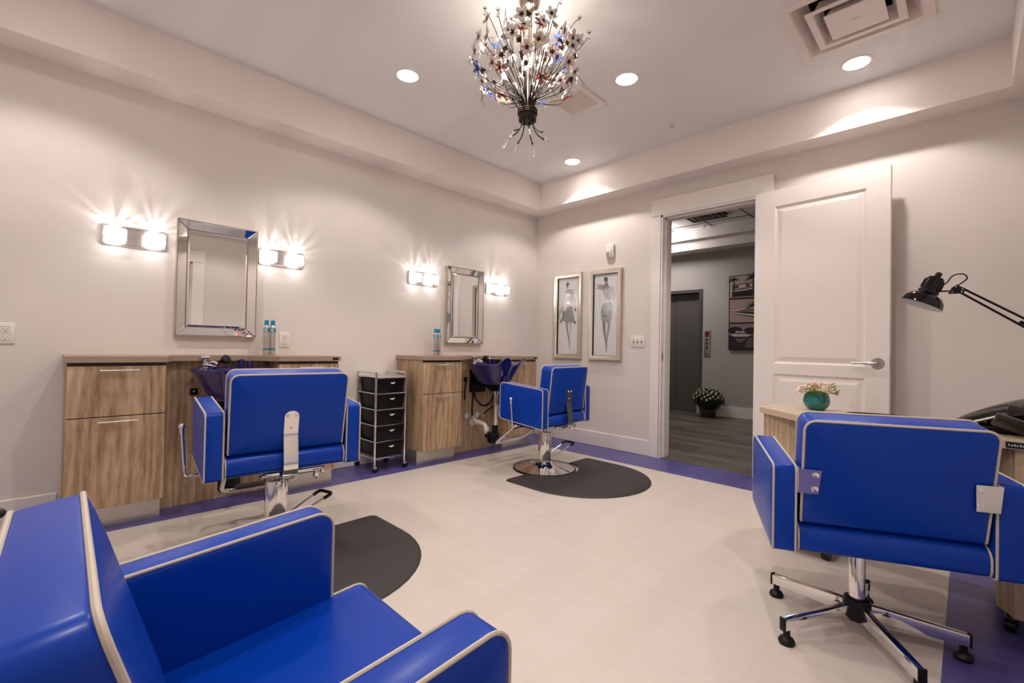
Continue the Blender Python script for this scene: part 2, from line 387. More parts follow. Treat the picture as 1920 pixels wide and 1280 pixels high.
# ------------------------------------------------------------------ the hall beyond
HY, HX0, HX1, HC = 3.15, -1.0, 3.6, 2.74
struct('floor_hall', M['hallfloor'], lambda b: box(b, HX0, HX1, 0, HY + .2, -.05, -.001), smooth=False)
EX0, EX1, EH = -.36, .535, 1.865
def hw_(b):
    box(b, HX0, EX0, HY, HY + .12, 0, HC + .2); box(b, EX1, HX1, HY, HY + .12, 0, HC + .2); box(b, EX0, EX1, HY, HY + .12, EH, HC + .2)
struct('wall_hall_far', M['hallwall'], hw_, smooth=False)
struct('wall_hall_left', M['hallwall'], lambda b: box(b, HX0 - .1, HX0, WT, HY, 0, HC + .2), smooth=False)
struct('wall_hall_right', M['hallwall'], lambda b: box(b, HX1, HX1 + .1, WT, HY, 0, HC + .2), smooth=False)
struct('ceiling_hall_soffit', M['hallwhite'], lambda b: (box(b, HX0, HX1, HY - .26, HY, 2.44, HC + .1), box(b, HX0, HX1, HY - .34, HY - .26, HC - .16, HC + .1)), smooth=False)
def tiles(b): box(b, HX0, HX1, WT, HY - .26, HC, HC + .05)
struct('ceiling_hall', M['hallwhite'], tiles, smooth=False)
def tgrid(b):
    for i in range(8): box(b, HX0 + .12 + i * .56, HX0 + .135 + i * .56, WT, HY - .34, HC - .004, HC)
    for j in range(6): box(b, HX0, HX1, .38 + j * .56, .395 + j * .56, HC - .005, HC)
struct('trim_3', M['slot'], tgrid, smooth=False, parent=bpy.data.objects['ceiling_hall'])
struct('baseboard_hall', M['hallwhite'], lambda b: (box(b, EX1 + .03, HX1, HY - .015, HY, 0, .15), box(b, HX0, EX0 - .05, HY - .015, HY, 0, .15)), smooth=False)
struct('trim_4', M['hallfloor'], lambda b: box(b, DX0 + .018, DX1 - .018, -.005, WT, -.001, .004), smooth=False)
light('hall_glow', 'POINT', (.20, 2.50, HC - .10), 2.4, (1, .95, .92), .05)
light('hall_downlight', 'SPOT', (-.1, 2.2, HC - .02), E_HALL, (1, .93, .88), .05, spot_size=math.radians(150), spot_blend=.6)
light('hall_downlight', 'SPOT', (2.9, 1.6, HC - .02), E_HALL * .5, (1, .93, .88), .05, spot_size=math.radians(150), spot_blend=.6)

hl = mk('hall_ceiling_light', M['lens'], None, lambda b: lathe(b, [(0, -.06), (.06, -.055), (.10, -.03), (.11, 0), (0, 0)], 32, cap=False))
hl.location = (.20, 2.50, HC - .0006); tag(hl, 'round lit ceiling light in the hall, just hidden by the left door jamb', 'ceiling light')
# ================================================================== upholstered salon chairs
AR = [(-.209, .365), (.193, .408), (.193, .683), (-.209, .647)]        # armrest outline (y, z), ccw
def salon_chair(label, loc, ang, dz, tilt, kind, name='salon_chair', base=(0, 0), pedal=(.33, 0), inset=False):
    t = thing(name, label, 'chair', (*loc, 0), ang, 'blue salon chairs with cream piping')
    Z = lambda p: (p[0], p[1] + dz)
    arc = [Z(p) for p in AR]
    for s in (-1, 1):
        xi, xo = s * .250, s * .323
        f = lambda a, b, c: (c, a, b)
        lo, hi = min(xi, xo), max(xi, xo)
        a = mk('armrest', M['vinyl'], t, lambda b: cushion(b, arc, [.012, .02, .035, .02], lo, hi, f, .010, .004))
        for tt in (lo + .004, hi - .004): mk('piping', M['piping'], a, lambda b: pipe_loop(b, arc, [.012, .02, .035, .02], tt, f, .0036))
    # backrest: outline in (x, height), leaning back by `tilt`
    z0, z1, yb, T, hw = .462 + dz, .803 + dz, -.197, (.085 if inset else .102), .242
    sl = tilt / (.802 - .463)
    f = lambda a, b, c: (a, yb - (b - z0) * sl + c, b + c * sl * (.5 if inset else 1.1) * max(0, (b - z0) / (z1 - z0)))
    oc = [(-hw + .004, z0), (hw - .004, z0), (hw, z1), (-hw, z1)]
    rr = [.012, .012, .032, .032]
    a = mk('backrest', M['vinyl'], t, lambda b: cushion(b, oc, rr, 0, T, f, .012, .006))
    for tt in (.004, T - .004): mk('piping', M['piping'], a, lambda b: pipe_open(b, oc, rr, tt, f, .0040))
    # seat
    so = [(-.205, .368 + dz), (.27, .405 + dz), (.287, .497 + dz), (-.205, .455 + dz)]
    f = lambda a, b, c: (c, a, b)
    sw_ = .2600 if inset else .2485
    a = mk('seat', M['vinyl'], t, lambda b: cushion(b, so, [.02, .02, .03, .042], -sw_, sw_, f, .010, .0))
    for tt in (-sw_ + .004, sw_ - .004): mk('piping', M['piping'], a, lambda b: pipe_loop(b, so, [.02, .02, .03, .042], tt, f, .0034))
    zb = .372 + dz
    if kind == 'pump':
        mk('seat_frame', M['chrome'], t, lambda b: (box(b, -.09, .09, -.10, .10, zb - .03, zb - .004, .006), box(b, -.09, .16, -.175, -.145, zb - .035, zb - .012, .008), tube(b, [(-.10, -.16, zb - .024), (.17, -.16, zb - .024)], .009, 10), box(b, .12, .135, -.185, -.15, zb - .062, zb - .02, .003), box(b, .15, .162, -.182, -.155, zb - .045, zb - .02, .003), tube(b, [(-.11, -.16, zb - .024), (-.095, -.16, zb - .024)], .005, 6)))
        # recline bracket up the back
        def br(b):
            def yy(z): return yb - (z - z0) * sl - .004
            pts = [(-.145, zb - .030), (-.185, zb - .028), (-.222, zb - .012), (-.232, zb + .03), (yy(z0 + .05) - .012, z0 + .035), (yy(z0 + .075) - .003, z0 + .075), (yy(z0 + .155), z0 + .155)]
            P = smooth_pts([(0, *p) for p in pts], 4); hwid = .030
            L = []
            for i, p in enumerate(P):
                tt = (P[min(i + 1, len(P) - 1)] - P[max(i - 1, 0)]).normalized(); nn = Vector((0, -tt.z, tt.y))
                L.append([b.verts.new(p + Vector((sx * hwid, 0, 0)) + nn * q) for sx, q in ((-1, 0), (1, 0), (1, .006), (-1, .006))])
            for i in range(len(L) - 1):
                for k in range(4): b.faces.new((L[i][k], L[i][(k + 1) % 4], L[i + 1][(k + 1) % 4], L[i + 1][k]))
            b.faces.new(list(reversed(L[0])))
            # rounded head
            last = L[-1]; p = P[-1]; d = (P[-1] - P[-2]).normalized(); nn = Vector((0, -d.z, d.y))
            fr, bk = [last[0]], [last[3]]
            for k in range(1, 8):
                a = PI - PI * k / 8; q = p + Vector((math.cos(a) * hwid, 0, 0)) + d * math.sin(a) * hwid * .8
                fr.append(b.verts.new(q)); bk.append(b.verts.new(q + nn * .006))
            fr.append(last[1]); bk.append(last[2])
            b.faces.new(fr); b.faces.new(list(reversed(bk)))
            for k in range(8): b.faces.new((fr[k], fr[k + 1], bk[k + 1], bk[k]))
        a = mk('back_bracket', M['chrome'], t, br, ang=30)
        def yy(z): return yb - (z - z0) * sl - .012
        for (x, z) in ((-.018, z0 + .158), (.018, z0 + .158), (0, z0 + .105)):
            mk('bolt', M['chrome'], a, lambda b: ball(b, (x, yy(z), z), .007, 12, (1, .6, 1)))
        # hydraulic column and round base
        lathe_col = lambda b: lathe(b, [(.020, .055), (.049, .055), (.050, .065), (.050, .275), (.048, .285), (.044, .288), (.044, .280), (.0, .280)], 40, cap=False)
        mk('pump_column', M['chrome'], t, lathe_col)
        mk('piston', M['satin'], t, lambda b: tube(b, [(0, 0, .27), (0, 0, zb - .02)], .0135, 20))
        a = mk('base_disc', M['chrome'], t, lambda b: lathe(b, [(.0, .0), (.236, .0), (.238, .006), (.236, .012), (.20, .018), (.13, .028), (.075, .045), (.056, .062), (.0, .062)], 56, cap=False))
        mk('rim', M['black'], a, lambda b: tube(b, [(.239 * math.cos(2 * PI * k / 48), .239 * math.sin(2 * PI * k / 48), .0075) for k in range(48)], .0075, 8, closed=True))
        # T footrest
        a = mk('footrest', M['chrome'], t, lambda b: tube(b, round_path([(-.185, .13, zb - .01), (-.185, .15, zb - .035), (-.175, .372, .166), (.175, .372, .166), (.185, .15, zb - .035), (.185, .13, zb - .01)], .055, 6), .0115, 14))
        if dz > .002: mk('foot_pad', M['rubber'], a, lambda b: box(b, -.11, .11, .332, .387, .174, .190, .006))
        # recline lever with ball
        a = mk('recline_lever', M['chrome'], t, lambda b: (tube(b, round_path([(-.12, .03, zb - .02), (-.36, .03, zb - .022), (-.375, .035, zb + .185)], .018, 5), .0065, 12), lathe(b, [(.0065, 0), (.009, .004), (.009, .02), (.0065, .022)], 12, Matrix.Translation((-.375, .035, zb + .165)))))
        mk('knob', M['chrome'], a, lambda b: ball(b, (-.375, .035, zb + .196), .0135, 18))
        # pump pedal loop
        pa, pb = (.052, -.012, .075), (.052, .022, .09)
        rp_ = Matrix.Rotation(math.radians(pedal[1]), 3, 'Z')
        ea, eb = rp_ @ Vector((pedal[0], -.045, .165)), rp_ @ Vector((pedal[0] - .01, .050, .165)); pa = rp_ @ Vector(pa); pb = rp_ @ Vector(pb)
        a = mk('pump_pedal', M['chrome'], t, lambda b: tube(b, round_path([pa, ea, eb, pb], .02, 5), .0055, 10))
        va, vb = Vector(pa), Vector(ea); wa, wb = Vector(pb), Vector(eb)
        mk('grip', M['black'], a, lambda b: tube(b, round_path([va.lerp(vb, .80), ea, eb, wa.lerp(wb, .80)], .02, 5), .0085, 10))
    else:
        # steel plates joining back and arms
        for s in (-1, 1):
            def yy(z): return yb - (z - z0) * sl - .012
            def pl(b):
                zt, zl = z0 + .185, z0 + .105
                v = [(s * .190, zt), (s * .246, zt + .0), (s * .246, zl), (s * .197, zl)]
                prism(b, v, 0, .004, lambda x, z, c: (x, yy(z) + c, z))
                prism(b, [(s * .246, zt), (s * .252, zt), (s * .252, zl), (s * .246, zl)], 0, .05, lambda x, z, c: (x, yy(z) + c, z))
            a = mk('side_plate', M['chrome'], t, pl, smooth=False)
            for z in (z0 + .168, z0 + .122): mk('bolt', M['chrome'], a, lambda b: lathe(b, [(0, .007), (.006, .006), (.0065, .002), (.0105, .001), (.0105, 0)], 16, Matrix.Translation((s * .207, yy(z), z)) @ Matrix.Rotation(PI / 2, 4, 'X'), cap=False))
        mk('seat_frame', M['black'], t, lambda b: box(b, -.10, .10, -.10, .10, zb - .022, zb - .002, .004))
        OF = Matrix.Translation((base[0], base[1], 0))
        mk('piston', M['satin'], t, lambda b: tube(b, [(OF @ Vector((0, 0, .22))), (OF @ Vector((0, 0, zb - .01)))], .013, 20))
        mk('gas_column', M['chrome'], t, lambda b: lathe(b, [(.0, .09), (.023, .09), (.023, .262), (.021, .266), (.017, .262), (.0, .262)], 28, OF, cap=False))
        mk('hub', M['black'], t, lambda b: lathe(b, [(.0, .055), (.034, .055), (.040, .062), (.040, .112), (.036, .124), (.026, .128), (.0, .128)], 28, OF, cap=False))
        for k in range(5):
            aa = math.radians(20 + 72 * k) - ang; rot = OF @ Matrix.Rotation(aa, 4, 'Z')
            def leg(b):
                A = [b.verts.new((.034, y, z)) for y, z in ((-.013, .062), (.013, .062), (.013, .110), (-.013, .110))]
                B = [b.verts.new((.285, y, z)) for y, z in ((-.010, .043), (.010, .043), (.010, .080), (-.010, .080))]
                b.faces.new(list(reversed(A))); b.faces.new(B)
                for i in range(4): b.faces.new((A[i], A[(i + 1) % 4], B[(i + 1) % 4], B[i]))
                bmesh.ops.bevel(b, geom=list(b.edges), offset=.003, segments=2, affect='EDGES', profile=.5)
                bmesh.ops.transform(b, matrix=rot, verts=list(b.verts))
            l = mk('leg', M['chrome'], t, leg)
            mk('glide', M['black'], l, lambda b: (lathe(b, [(.0, 0), (.023, 0), (.025, .008), (.020, .018), (.011, .024), (.010, .048), (.0, .048)], 20, rot @ Matrix.Translation((.272, 0, 0)), cap=False), box(b, .284, .290, -.0115, .0115, .041, .083, .002, 2, rot)))
    return t
CH_A = salon_chair('blue hydraulic salon chair on the far floor mat, facing the sink nearest the corner', (1.053, -1.040), 1.646, 0, .039, 'pump', pedal=(.33, -4))
CH_B = salon_chair('blue hydraulic salon chair seen from behind, in front of the left wash station', (1.045, -3.005), 1.485, .004, .059, 'pump', pedal=(.27, 14))
CH_C = salon_chair('blue five-legged salon chair with its back to us, pulled up to the manicure table', (3.144, -1.763), .443, -.075, .059, 'star', base=(-.045, -.082))
CH_D = salon_chair('blue salon chair cut off by the bottom left of the photo, closest to the camera', (2.636, -3.525), -.017, -.114, .109, 'star', inset=True)
# ------------------------------------------------------------------ anti-fatigue mats with a bay for the chair base
def salon_mat(label, x0, cy):
    t = bpy.data.objects.new
    def f(b):
        R = .5; cx = x0 + .30; out = []
        for k in range(25):
            a = -PI / 2 + PI * k / 24; out.append((cx + R * math.cos(a), cy + R * math.sin(a)))
        out += [(x0 + .02, cy + R), (x0, cy + R - .02)]
        for k in range(13):                                   # bay
            a = PI / 2 - PI * k / 12; out.append((x0 + .214 * math.cos(a) * 1.0, cy + .245 * math.sin(a)))
        out += [(x0, cy - R + .02), (x0 + .02, cy - R)]
        c = Vector((cx, cy))
        A = [b.verts.new((x, y, .0005)) for x, y in out]
        def shr(x, y, d):
            v = Vector((x, y)) - c; 
            return (c + v * (1 - d / max(v.length, .2)))
        B = [b.verts.new((*shr(x, y, .004), .006)) for x, y in out]; C = [b.verts.new((*shr(x, y, .022), .011)) for x, y in out]
        n = len(out)
        for P_, Q in ((A, B), (B, C)):
            for k in range(n): b.faces.new((P_[k], P_[(k + 1) % n], Q[(k + 1) % n], Q[k]))
        b.faces.new(C); b.faces.new(list(reversed(A)))
    return tag(mk('floor_mat', M['rubber'], None, f, ang=50), label, 'mat', 'dark D-shaped anti-fatigue floor mats')
salon_mat('dark D-shaped rubber floor mat under the chair near the corner', 1.075, -1.0)
salon_mat('dark D-shaped rubber floor mat half hidden behind the closest chair', 1.075, -3.0)
# ================================================================== the two wash stations on the left wall
SW = .383; DEP = .400; SL = 1.32
def cabinet(label, y0, lock=False, group='walnut drawer cabinets', second=False):
    """drawer cabinet, left end at y0 (local y 0..SW), front towards +x"""
    t = thing('drawer_cabinet', label, 'cabinet', (0, y0, 0), 0, group)
    mk('body', M['wood'], t, lambda b: box(b, 0.016, DEP - .02, 0, SW, .115, .828), smooth=False)
    mk('top_gap', M['slot'], t, lambda b: box(b, DEP - .022, DEP - .012, .004, SW - .004, .814, .830), smooth=False)
    mk('toe_kick', M['toe'], t, lambda b: box(b, .016, .323, .004, SW - .004, 0.0005, .115), smooth=False)
    d = mk('drawer', M['wood'], t, lambda b: box(b, DEP - .018, DEP, .003, SW - .003, .566, .812, .0015, 1), smooth=False)
    def hd(z):
        def f(b):
            y = SW / 2
            tube(b, [(DEP + .027, y - .075, z), (DEP + .027, y + .075, z)], .0045, 10)
            for s in (-1, 1): tube(b, [(DEP - .002, y + s * .055, z), (DEP + .027, y + s * .055, z)], .0035, 8)
        return f
    mk('handle', M['satin'], d, hd(.792))
    d = mk('door', M['wood'], t, lambda b: box(b, DEP - .018, DEP, .003, SW - .003, .118, .561, .0015, 1), smooth=False)
    mk('handle', M['satin'], d, hd(.540))
    if lock: mk('lock', M['chrome'], t, lambda b: lathe(b, [(0, .004), (.005, .004), (.006, 0)], 12, Matrix.Translation((DEP - .012, SW * .62, .8225)) @ Matrix.Rotation(PI / 2, 4, 'Y'), cap=False))
    return t
def station(y0, where):
    cabinet('walnut cabinet with drawer and tall door at the left end of the ' + where + ' wash station', y0)
    cabinet('walnut cabinet with drawer and tall door at the right end of the ' + where + ' wash station', y0 + SL - SW, lock=True)
    p = mk('splash_panel', M['wood'], None, lambda b: box(b, .160, .187, y0 + SW + .002, y0 + SL - SW - .002, .0005, .83), smooth=False)
    tag(p, 'recessed walnut back panel behind the sink of the ' + where + ' wash station', 'panel', 'walnut back panels')
    ct = [(.0005, y0 - .006), (DEP + .008, y0 - .006), (DEP + .008, y0 + SW + .0), (.235, y0 + SW + .05), (.235, y0 + SL - SW - .12), (DEP + .008, y0 + SL - SW + .0), (DEP + .008, y0 + SL + .006), (.0005, y0 + SL + .006)]
    t = thing('countertop', 'long brown laminate counter on top of the ' + where + ' wash station', 'countertop', (0, 0, 0), 0, 'brown wash station counters')
    ya, yb_, yc_, yd = y0 + SW + .05, y0 + SL - SW - .12, y0 + SL - SW, y0 + SL + .006
    for P in ([(.0005, y0 - .006), (DEP + .008, y0 - .006), (DEP + .008, y0 + SW), (.235, ya), (.0005, ya)], [(.0005, ya), (.235, ya), (.235, yb_), (.0005, yb_)], [(.0005, yb_), (.235, yb_), (DEP + .008, yc_), (DEP + .008, yd), (.0005, yd)]):
        mk('slab', M['counter'], t, lambda b: prism(b, P, .8305, .8615), smooth=False)
    mk('edge_tag', M['black'], t, lambda b: box(b, DEP + .008, DEP + .009, y0 + SL - .05, y0 + SL - .012, .838, .852), smooth=False)
station(-3.732, 'left')
station(-1.738, 'far')
# ------------------------------------------------------------------ shampoo sinks
def bump_(x, c, w): 
    d = (x - c) / w
    return math.exp(-d * d)
def shampoo_sink(label, yc, horn=.068):
    t = thing('shampoo_sink', label, 'sink', (0, yc, 0), 0, 'indigo shampoo sinks')
    N = 64; CX = .432
    def rimz(th):
        a = abs(th)
        return .790 + horn * bump_(a, .45, .22) - .012 * bump_(a, 0, .16) + .0 * bump_(a, PI, .8)
    def pt(th, s, z, ds=0.):
        e = 2.6 if abs(th) > PI / 2 else 2.2
        c, sn = math.cos(th), math.sin(th)
        rr = (abs(c) ** e + abs(sn) ** e) ** (-1 / e)
        A = .235; B = .192
        ext = 1 + (.20 * bump_(abs(th), .43, .24) - .10 * bump_(th, 0, .18)) * max(0, (s - .45) / .55)
        return (CX + A * rr * c * s * ext, B * rr * sn * s * ext, z)
    def bowl(b):
        spec = []   # (scale fn, z fn)
        for s, k in ((.25, 0.), (.50, .01), (.58, .05), (.66, .18), (.76, .42), (.87, .70), (.95, .90)):
            spec.append((lambda th, s=s: s, lambda th, k=k: .615 + (rimz(th) - .02 - .615) * k))
        spec.append((lambda th: 1.005, lambda th: rimz(th) - .016)); spec.append((lambda th: 1.035, lambda th: rimz(th) - .006)); spec.append((lambda th: 1.03, lambda th: rimz(th) + .003)); spec.append((lambda th: .99, lambda th: rimz(th) + .004))
        def insc(th): return .93 - .33 * (1 / (1 + math.exp(-(abs(th) - 2.1) * 7)))
        spec.append((lambda th: insc(th) + .03, lambda th: rimz(th) - .004)); spec.append((lambda th: insc(th), lambda th: rimz(th) - .016))
        for m_, k in ((.93, .30), (.84, .62), (.66, .88), (.3, .98)):
            spec.append((lambda th, m_=m_: insc(th) * m_, lambda th, k=k: rimz(th) - .016 - (rimz(th) - .016 - .655) * k))
        R = [[b.verts.new(pt(-PI + 2 * PI * k / N, sf(-PI + 2 * PI * k / N), zf(-PI + 2 * PI * k / N))) for k in range(N)] for sf, zf in spec]
        for i in range(len(R) - 1):
            for k in range(N): b.faces.new((R[i][k], R[i][(k + 1) % N], R[i + 1][(k + 1) % N], R[i + 1][k]))
        b.faces.new(list(reversed(R[0]))); b.faces.new(R[-1])
    mk('bowl', M['sink'], t, bowl, ang=70)
    mk('drain', M['satin'], t, lambda b: lathe(b, [(0, .001), (.03, .001), (.032, .004), (.026, .005), (0, .002)], 20, Matrix.Translation((CX - .02, 0, .655)), cap=False))
    X = .262
    def fau(b):
        lathe(b, [(0, .79), (.022, .79), (.020, .81), (.012, .815), (.012, .840), (0, .840)], 16, Matrix.Translation((X, -.098, 0)), cap=False)
        box(b, X - .02, X + .02, -.120, -.076, .838, .862, .006)
        tube(b, smooth_pts([(X, -.09, .815), (X + .03, -.06, .824), (X + .05, -.045, .812)], 4), .009, 10)
        tube(b, smooth_pts([(X + .02, -.108, .80), (X + .06, -.09, .808), (X + .08, -.06, .80)], 4), .007, 8)
    mk('faucet', M['chrome'], t, fau)
    mk('sprayer', M['black'], t, lambda b: (tube(b, smooth_pts([(X, -.055, .80), (X + .02, -.03, .825), (X + .045, .0, .838)], 5), .010, 12), lathe(b, [(0, 0), (.014, 0), (.024, .014), (.026, .034), (.022, .04), (0, .042)], 20, Matrix.Translation((X + .030, -.012, .832)) @ Matrix.Rotation(math.radians(70), 4, Vector((-.3, 1, 0))), cap=False)))
    mk('vacuum_breaker', M['sink'], t, lambda b: (lathe(b, [(0, .79), (.018, .79), (.018, .835), (.012, .842), (0, .842)], 14, Matrix.Translation((X, .09, 0)), cap=False), lathe(b, [(0, .79), (.014, .79), (.014, .828), (0, .83)], 14, Matrix.Translation((X + .02, .13, 0)), cap=False)))
    mk('support_bracket', M['black'], t, lambda b: (box(b, .20, .50, -.07, .07, .585, .612, .004), box(b, .1915, .215, -.09, .09, .53, .74, .004), box(b, .41, .49, -.05, .05, .56, .59, .004), box(b, .1915, .20, -.155, -.115, .63, .67, .002)))
    mk('clamp_screw', M['chrome'], t, lambda b: ball(b, (.203, -.135, .652), .006, 10))
    mk('support_post', M['chrome'], t, lambda b: (tube(b, [(.45, 0, .30), (.45, 0, .57)], .017, 20), tube(b, [(.45, 0, .255), (.45, 0, .31)], .022, 20), tube(b, [(.45, 0, .53), (.45, 0, .572)], .023, 20)))
    mk('trap', M['black'], t, lambda b: (tube(b, [(.45, 0, .15), (.45, 0, .26)], .026, 20), lathe(b, [(0, 0), (.05, 0), (.055, .01), (.055, .075), (.045, .085), (0, .085)], 24, Matrix.Translation((.43, 0, .105)), cap=False), tube(b, round_path([(.45, 0, .15), (.40, -.0, .13), (.36, -.02, .17)], .03), .026, 14)))
    mk('drain_pipe', M['pvc'], t, lambda b: (tube(b, round_path([(.200, -.035, .262), (.28, -.03, .260), (.345, -.02, .250), (.36, -.02, .175)], .05, 6), .019, 18), tube(b, [(.235, -.033, .261), (.262, -.031, .260)], .026, 18), tube(b, [(.36, -.02, .195), (.36, -.02, .225)], .026, 18)))
    for (y, z, r) in ((-.035, .262, .042), (-.112, .318, .026), (.012, .318, .026)):
        mk('pipe_flange', M['pvc'], t, lambda b: lathe(b, [(0, .006), (r * .5, .006), (r, .002), (r, 0)], 24, Matrix.Translation((.1915, y, z)) @ Matrix.Rotation(PI / 2, 4, 'Y'), cap=False))
    for y in (-.085, .045):
        mk('stop_valve', M['satin'], t, lambda b: (tube(b, [(.1925, y, .318), (.235, y, .318)], .009, 10), ball(b, (.24, y, .312), .014, 10, (1, .7, 1.3))))
    mk('hose', M['black'], t, lambda b: (tube(b, smooth_pts([(.26, -.06, .60), (.25, -.07, .50), (.33, -.04, .42), (.40, .0, .47), (.42, .02, .58)], 8), .009, 10),
        tube(b, smooth_pts([(.25, -.09, .60), (.245, -.09, .48), (.25, -.10, .38), (.238, -.085, .322)], 8), .008, 10), tube(b, smooth_pts([(.44, .02, .55), (.38, .09, .44), (.28, .09, .38), (.242, .045, .325)], 8), .006, 8), tube(b, smooth_pts([(.205, -.135, .635), (.215, -.16, .56), (.21, -.15, .47)] if horn > .02 else [(.25, -.09, .55), (.25, -.07, .5), (.25, -.06, .45)], 6), .006, 8)))
    return t
shampoo_sink('glossy indigo shampoo sink of the left wash station, mostly behind a chair', -3.055, .006)
shampoo_sink('glossy indigo shampoo sink with exposed white drain pipe, nearest the room corner', -1.010)
# ------------------------------------------------------------------ bevelled mirrors
def mirror(label, y0, y1, z0, z1):
    yc, zc = (y0 + y1) / 2, (z0 + z1) / 2; w_, h_ = (y1 - y0) / 2, (z1 - z0) / 2
    t = thing('wall_mirror', label, 'mirror', (0, yc, zc), 0, 'silver beaded wall mirrors')
    XO, XI, IN = .036, .020, .056
    def edge(b):
        for (a0, a1, c0, c1) in ((-w_, w_, -h_, -h_ + .006), (-w_, w_, h_ - .006, h_), (-w_, -w_ + .006, -h_ + .006, h_ - .006), (w_ - .006, w_, -h_ + .006, h_ - .006)): box(b, .0005, XO + .001, a0, a1, c0, c1)
        box(b, .0005, .012, -w_ + .006, w_ - .006, -h_ + .006, h_ - .006)
    mk('frame', M['champ'], t, edge, smooth=False)
    o = [(-w_ + .005, -h_ + .005), (w_ - .005, -h_ + .005), (w_ - .005, h_ - .005), (-w_ + .005, h_ - .005)]
    i_ = [(-w_ + IN, -h_ + IN), (w_ - IN, -h_ + IN), (w_ - IN, h_ - IN), (-w_ + IN, h_ - IN)]
    for k in range(4):
        def pan(b):
            P = [(XO, *o[k]), (XO, *o[(k + 1) % 4]), (XI, *i_[(k + 1) % 4]), (XI, *i_[k])]
            A = [b.verts.new(p) for p in P]; B = [b.verts.new((p[0] - .004, p[1], p[2])) for p in P]
            b.faces.new(A); b.faces.new(list(reversed(B)))
            for j in range(4): b.faces.new((A[j], A[(j + 1) % 4], B[(j + 1) % 4], B[j]))
        mk('frame_panel', M['mirror'], t, pan, smooth=False)
    def glass(b):
        e = .012; R = []
        for d, x in ((0, XI - .001), (e, XI + .002)): R.append([b.verts.new((x, s * (w_ - IN - d), u * (h_ - IN - d))) for s, u in ((-1, -1), (1, -1), (1, 1), (-1, 1))])
        for k in range(4): b.faces.new((R[0][k], R[0][(k + 1) % 4], R[1][(k + 1) % 4], R[1][k]))
        b.faces.new(R[1])
    mk('glass', M['mirror'], t, glass, smooth=False)
    def beads(b):
        def run(p, q, r, step):
            p, q = Vector(p), Vector(q); n = max(1, int((q - p).length / step))
            for k in range(n + 1):
                c = p.lerp(q, k / n); bmesh.ops.create_icosphere(b, subdivisions=1, radius=r, matrix=Matrix.Translation(c))
        for k in range(4):
            run((XO + .002, o[k][0], o[k][1]), (XO + .002, o[(k + 1) % 4][0], o[(k + 1) % 4][1]), .0030, .0075)
            run((XI + .003, i_[k][0], i_[k][1]), (XI + .003, i_[(k + 1) % 4][0], i_[(k + 1) % 4][1]), .0026, .0068)
            tube(b, [(XO, *o[k]), (XI + .002, *i_[k])], .0028, 6)
            tube(b, [(XI + .0005, *i_[k]), (XI + .0005, *i_[(k + 1) % 4])], .0022, 6)
    mk('beading', M['bead'], t, beads)
    return t
mirror('large silver framed mirror with beaded edges above the left wash station', -3.266, -2.824, .976, 1.684)
mirror('silver framed mirror with beaded edges above the far wash station, near the corner', -1.252, -.806, .971, 1.680)
# ------------------------------------------------------------------ crystal block wall lights
def ray_light(t, y, energy):
    l = light('bulb_light', 'POINT', (.058, y, .046), energy, (1.0, .95, .93), .008, parent=t)
    light('bulb_light', 'POINT', (.058, y, -.046), energy * .9, (1.0, .95, .93), .012, parent=t)
    d = l.data; d.use_nodes = True; nt = d.node_tree; em = nt.nodes['Emission']
    tc = nt.nodes.new('ShaderNodeTexCoord'); sp = nt.nodes.new('ShaderNodeSeparateXYZ'); nt.links.new(tc.outputs['Normal'], sp.inputs[0])
    at = nt.nodes.new('ShaderNodeMath'); at.operation = 'ARCTAN2'; nt.links.new(sp.outputs['Y'], at.inputs[0]); nt.links.new(sp.outputs['Z'], at.inputs[1])
    nz = nt.nodes.new('ShaderNodeTexNoise'); nz.noise_dimensions = '1D'; nz.inputs['Scale'].default_value = 3.2; nz.inputs['Detail'].default_value = 2.
    ad = nt.nodes.new('ShaderNodeMath'); ad.operation = 'ADD'; ad.inputs[1].default_value = 11 + y * 7; nt.links.new(at.outputs[0], ad.inputs[0]); nt.links.new(ad.outputs[0], nz.inputs['W'])
    m1 = nt.nodes.new('ShaderNodeMapRange'); m1.inputs['From Min'].default_value = .36; m1.inputs['From Max'].default_value = .68; m1.inputs['To Min'].default_value = .15; m1.inputs['To Max'].default_value = 3.4
    nt.links.new(nz.outputs['Fac'], m1.inputs['Value'])
    # the rays are cut in the upper half of the crystal; downwards the light is even
    m2 = nt.nodes.new('ShaderNodeMapRange'); m2.inputs['From Min'].default_value = -.1; m2.inputs['From Max'].default_value = .35; nt.links.new(sp.outputs['Z'], m2.inputs['Value'])
    mx = nt.nodes.new('ShaderNodeMix'); nt.links.new(m2.outputs['Result'], mx.inputs['Factor']); mx.inputs['A'].default_value = .85; nt.links.new(m1.outputs['Result'], mx.inputs['B'])
    nt.links.new(mx.outputs['Result'], em.inputs['Strength'])
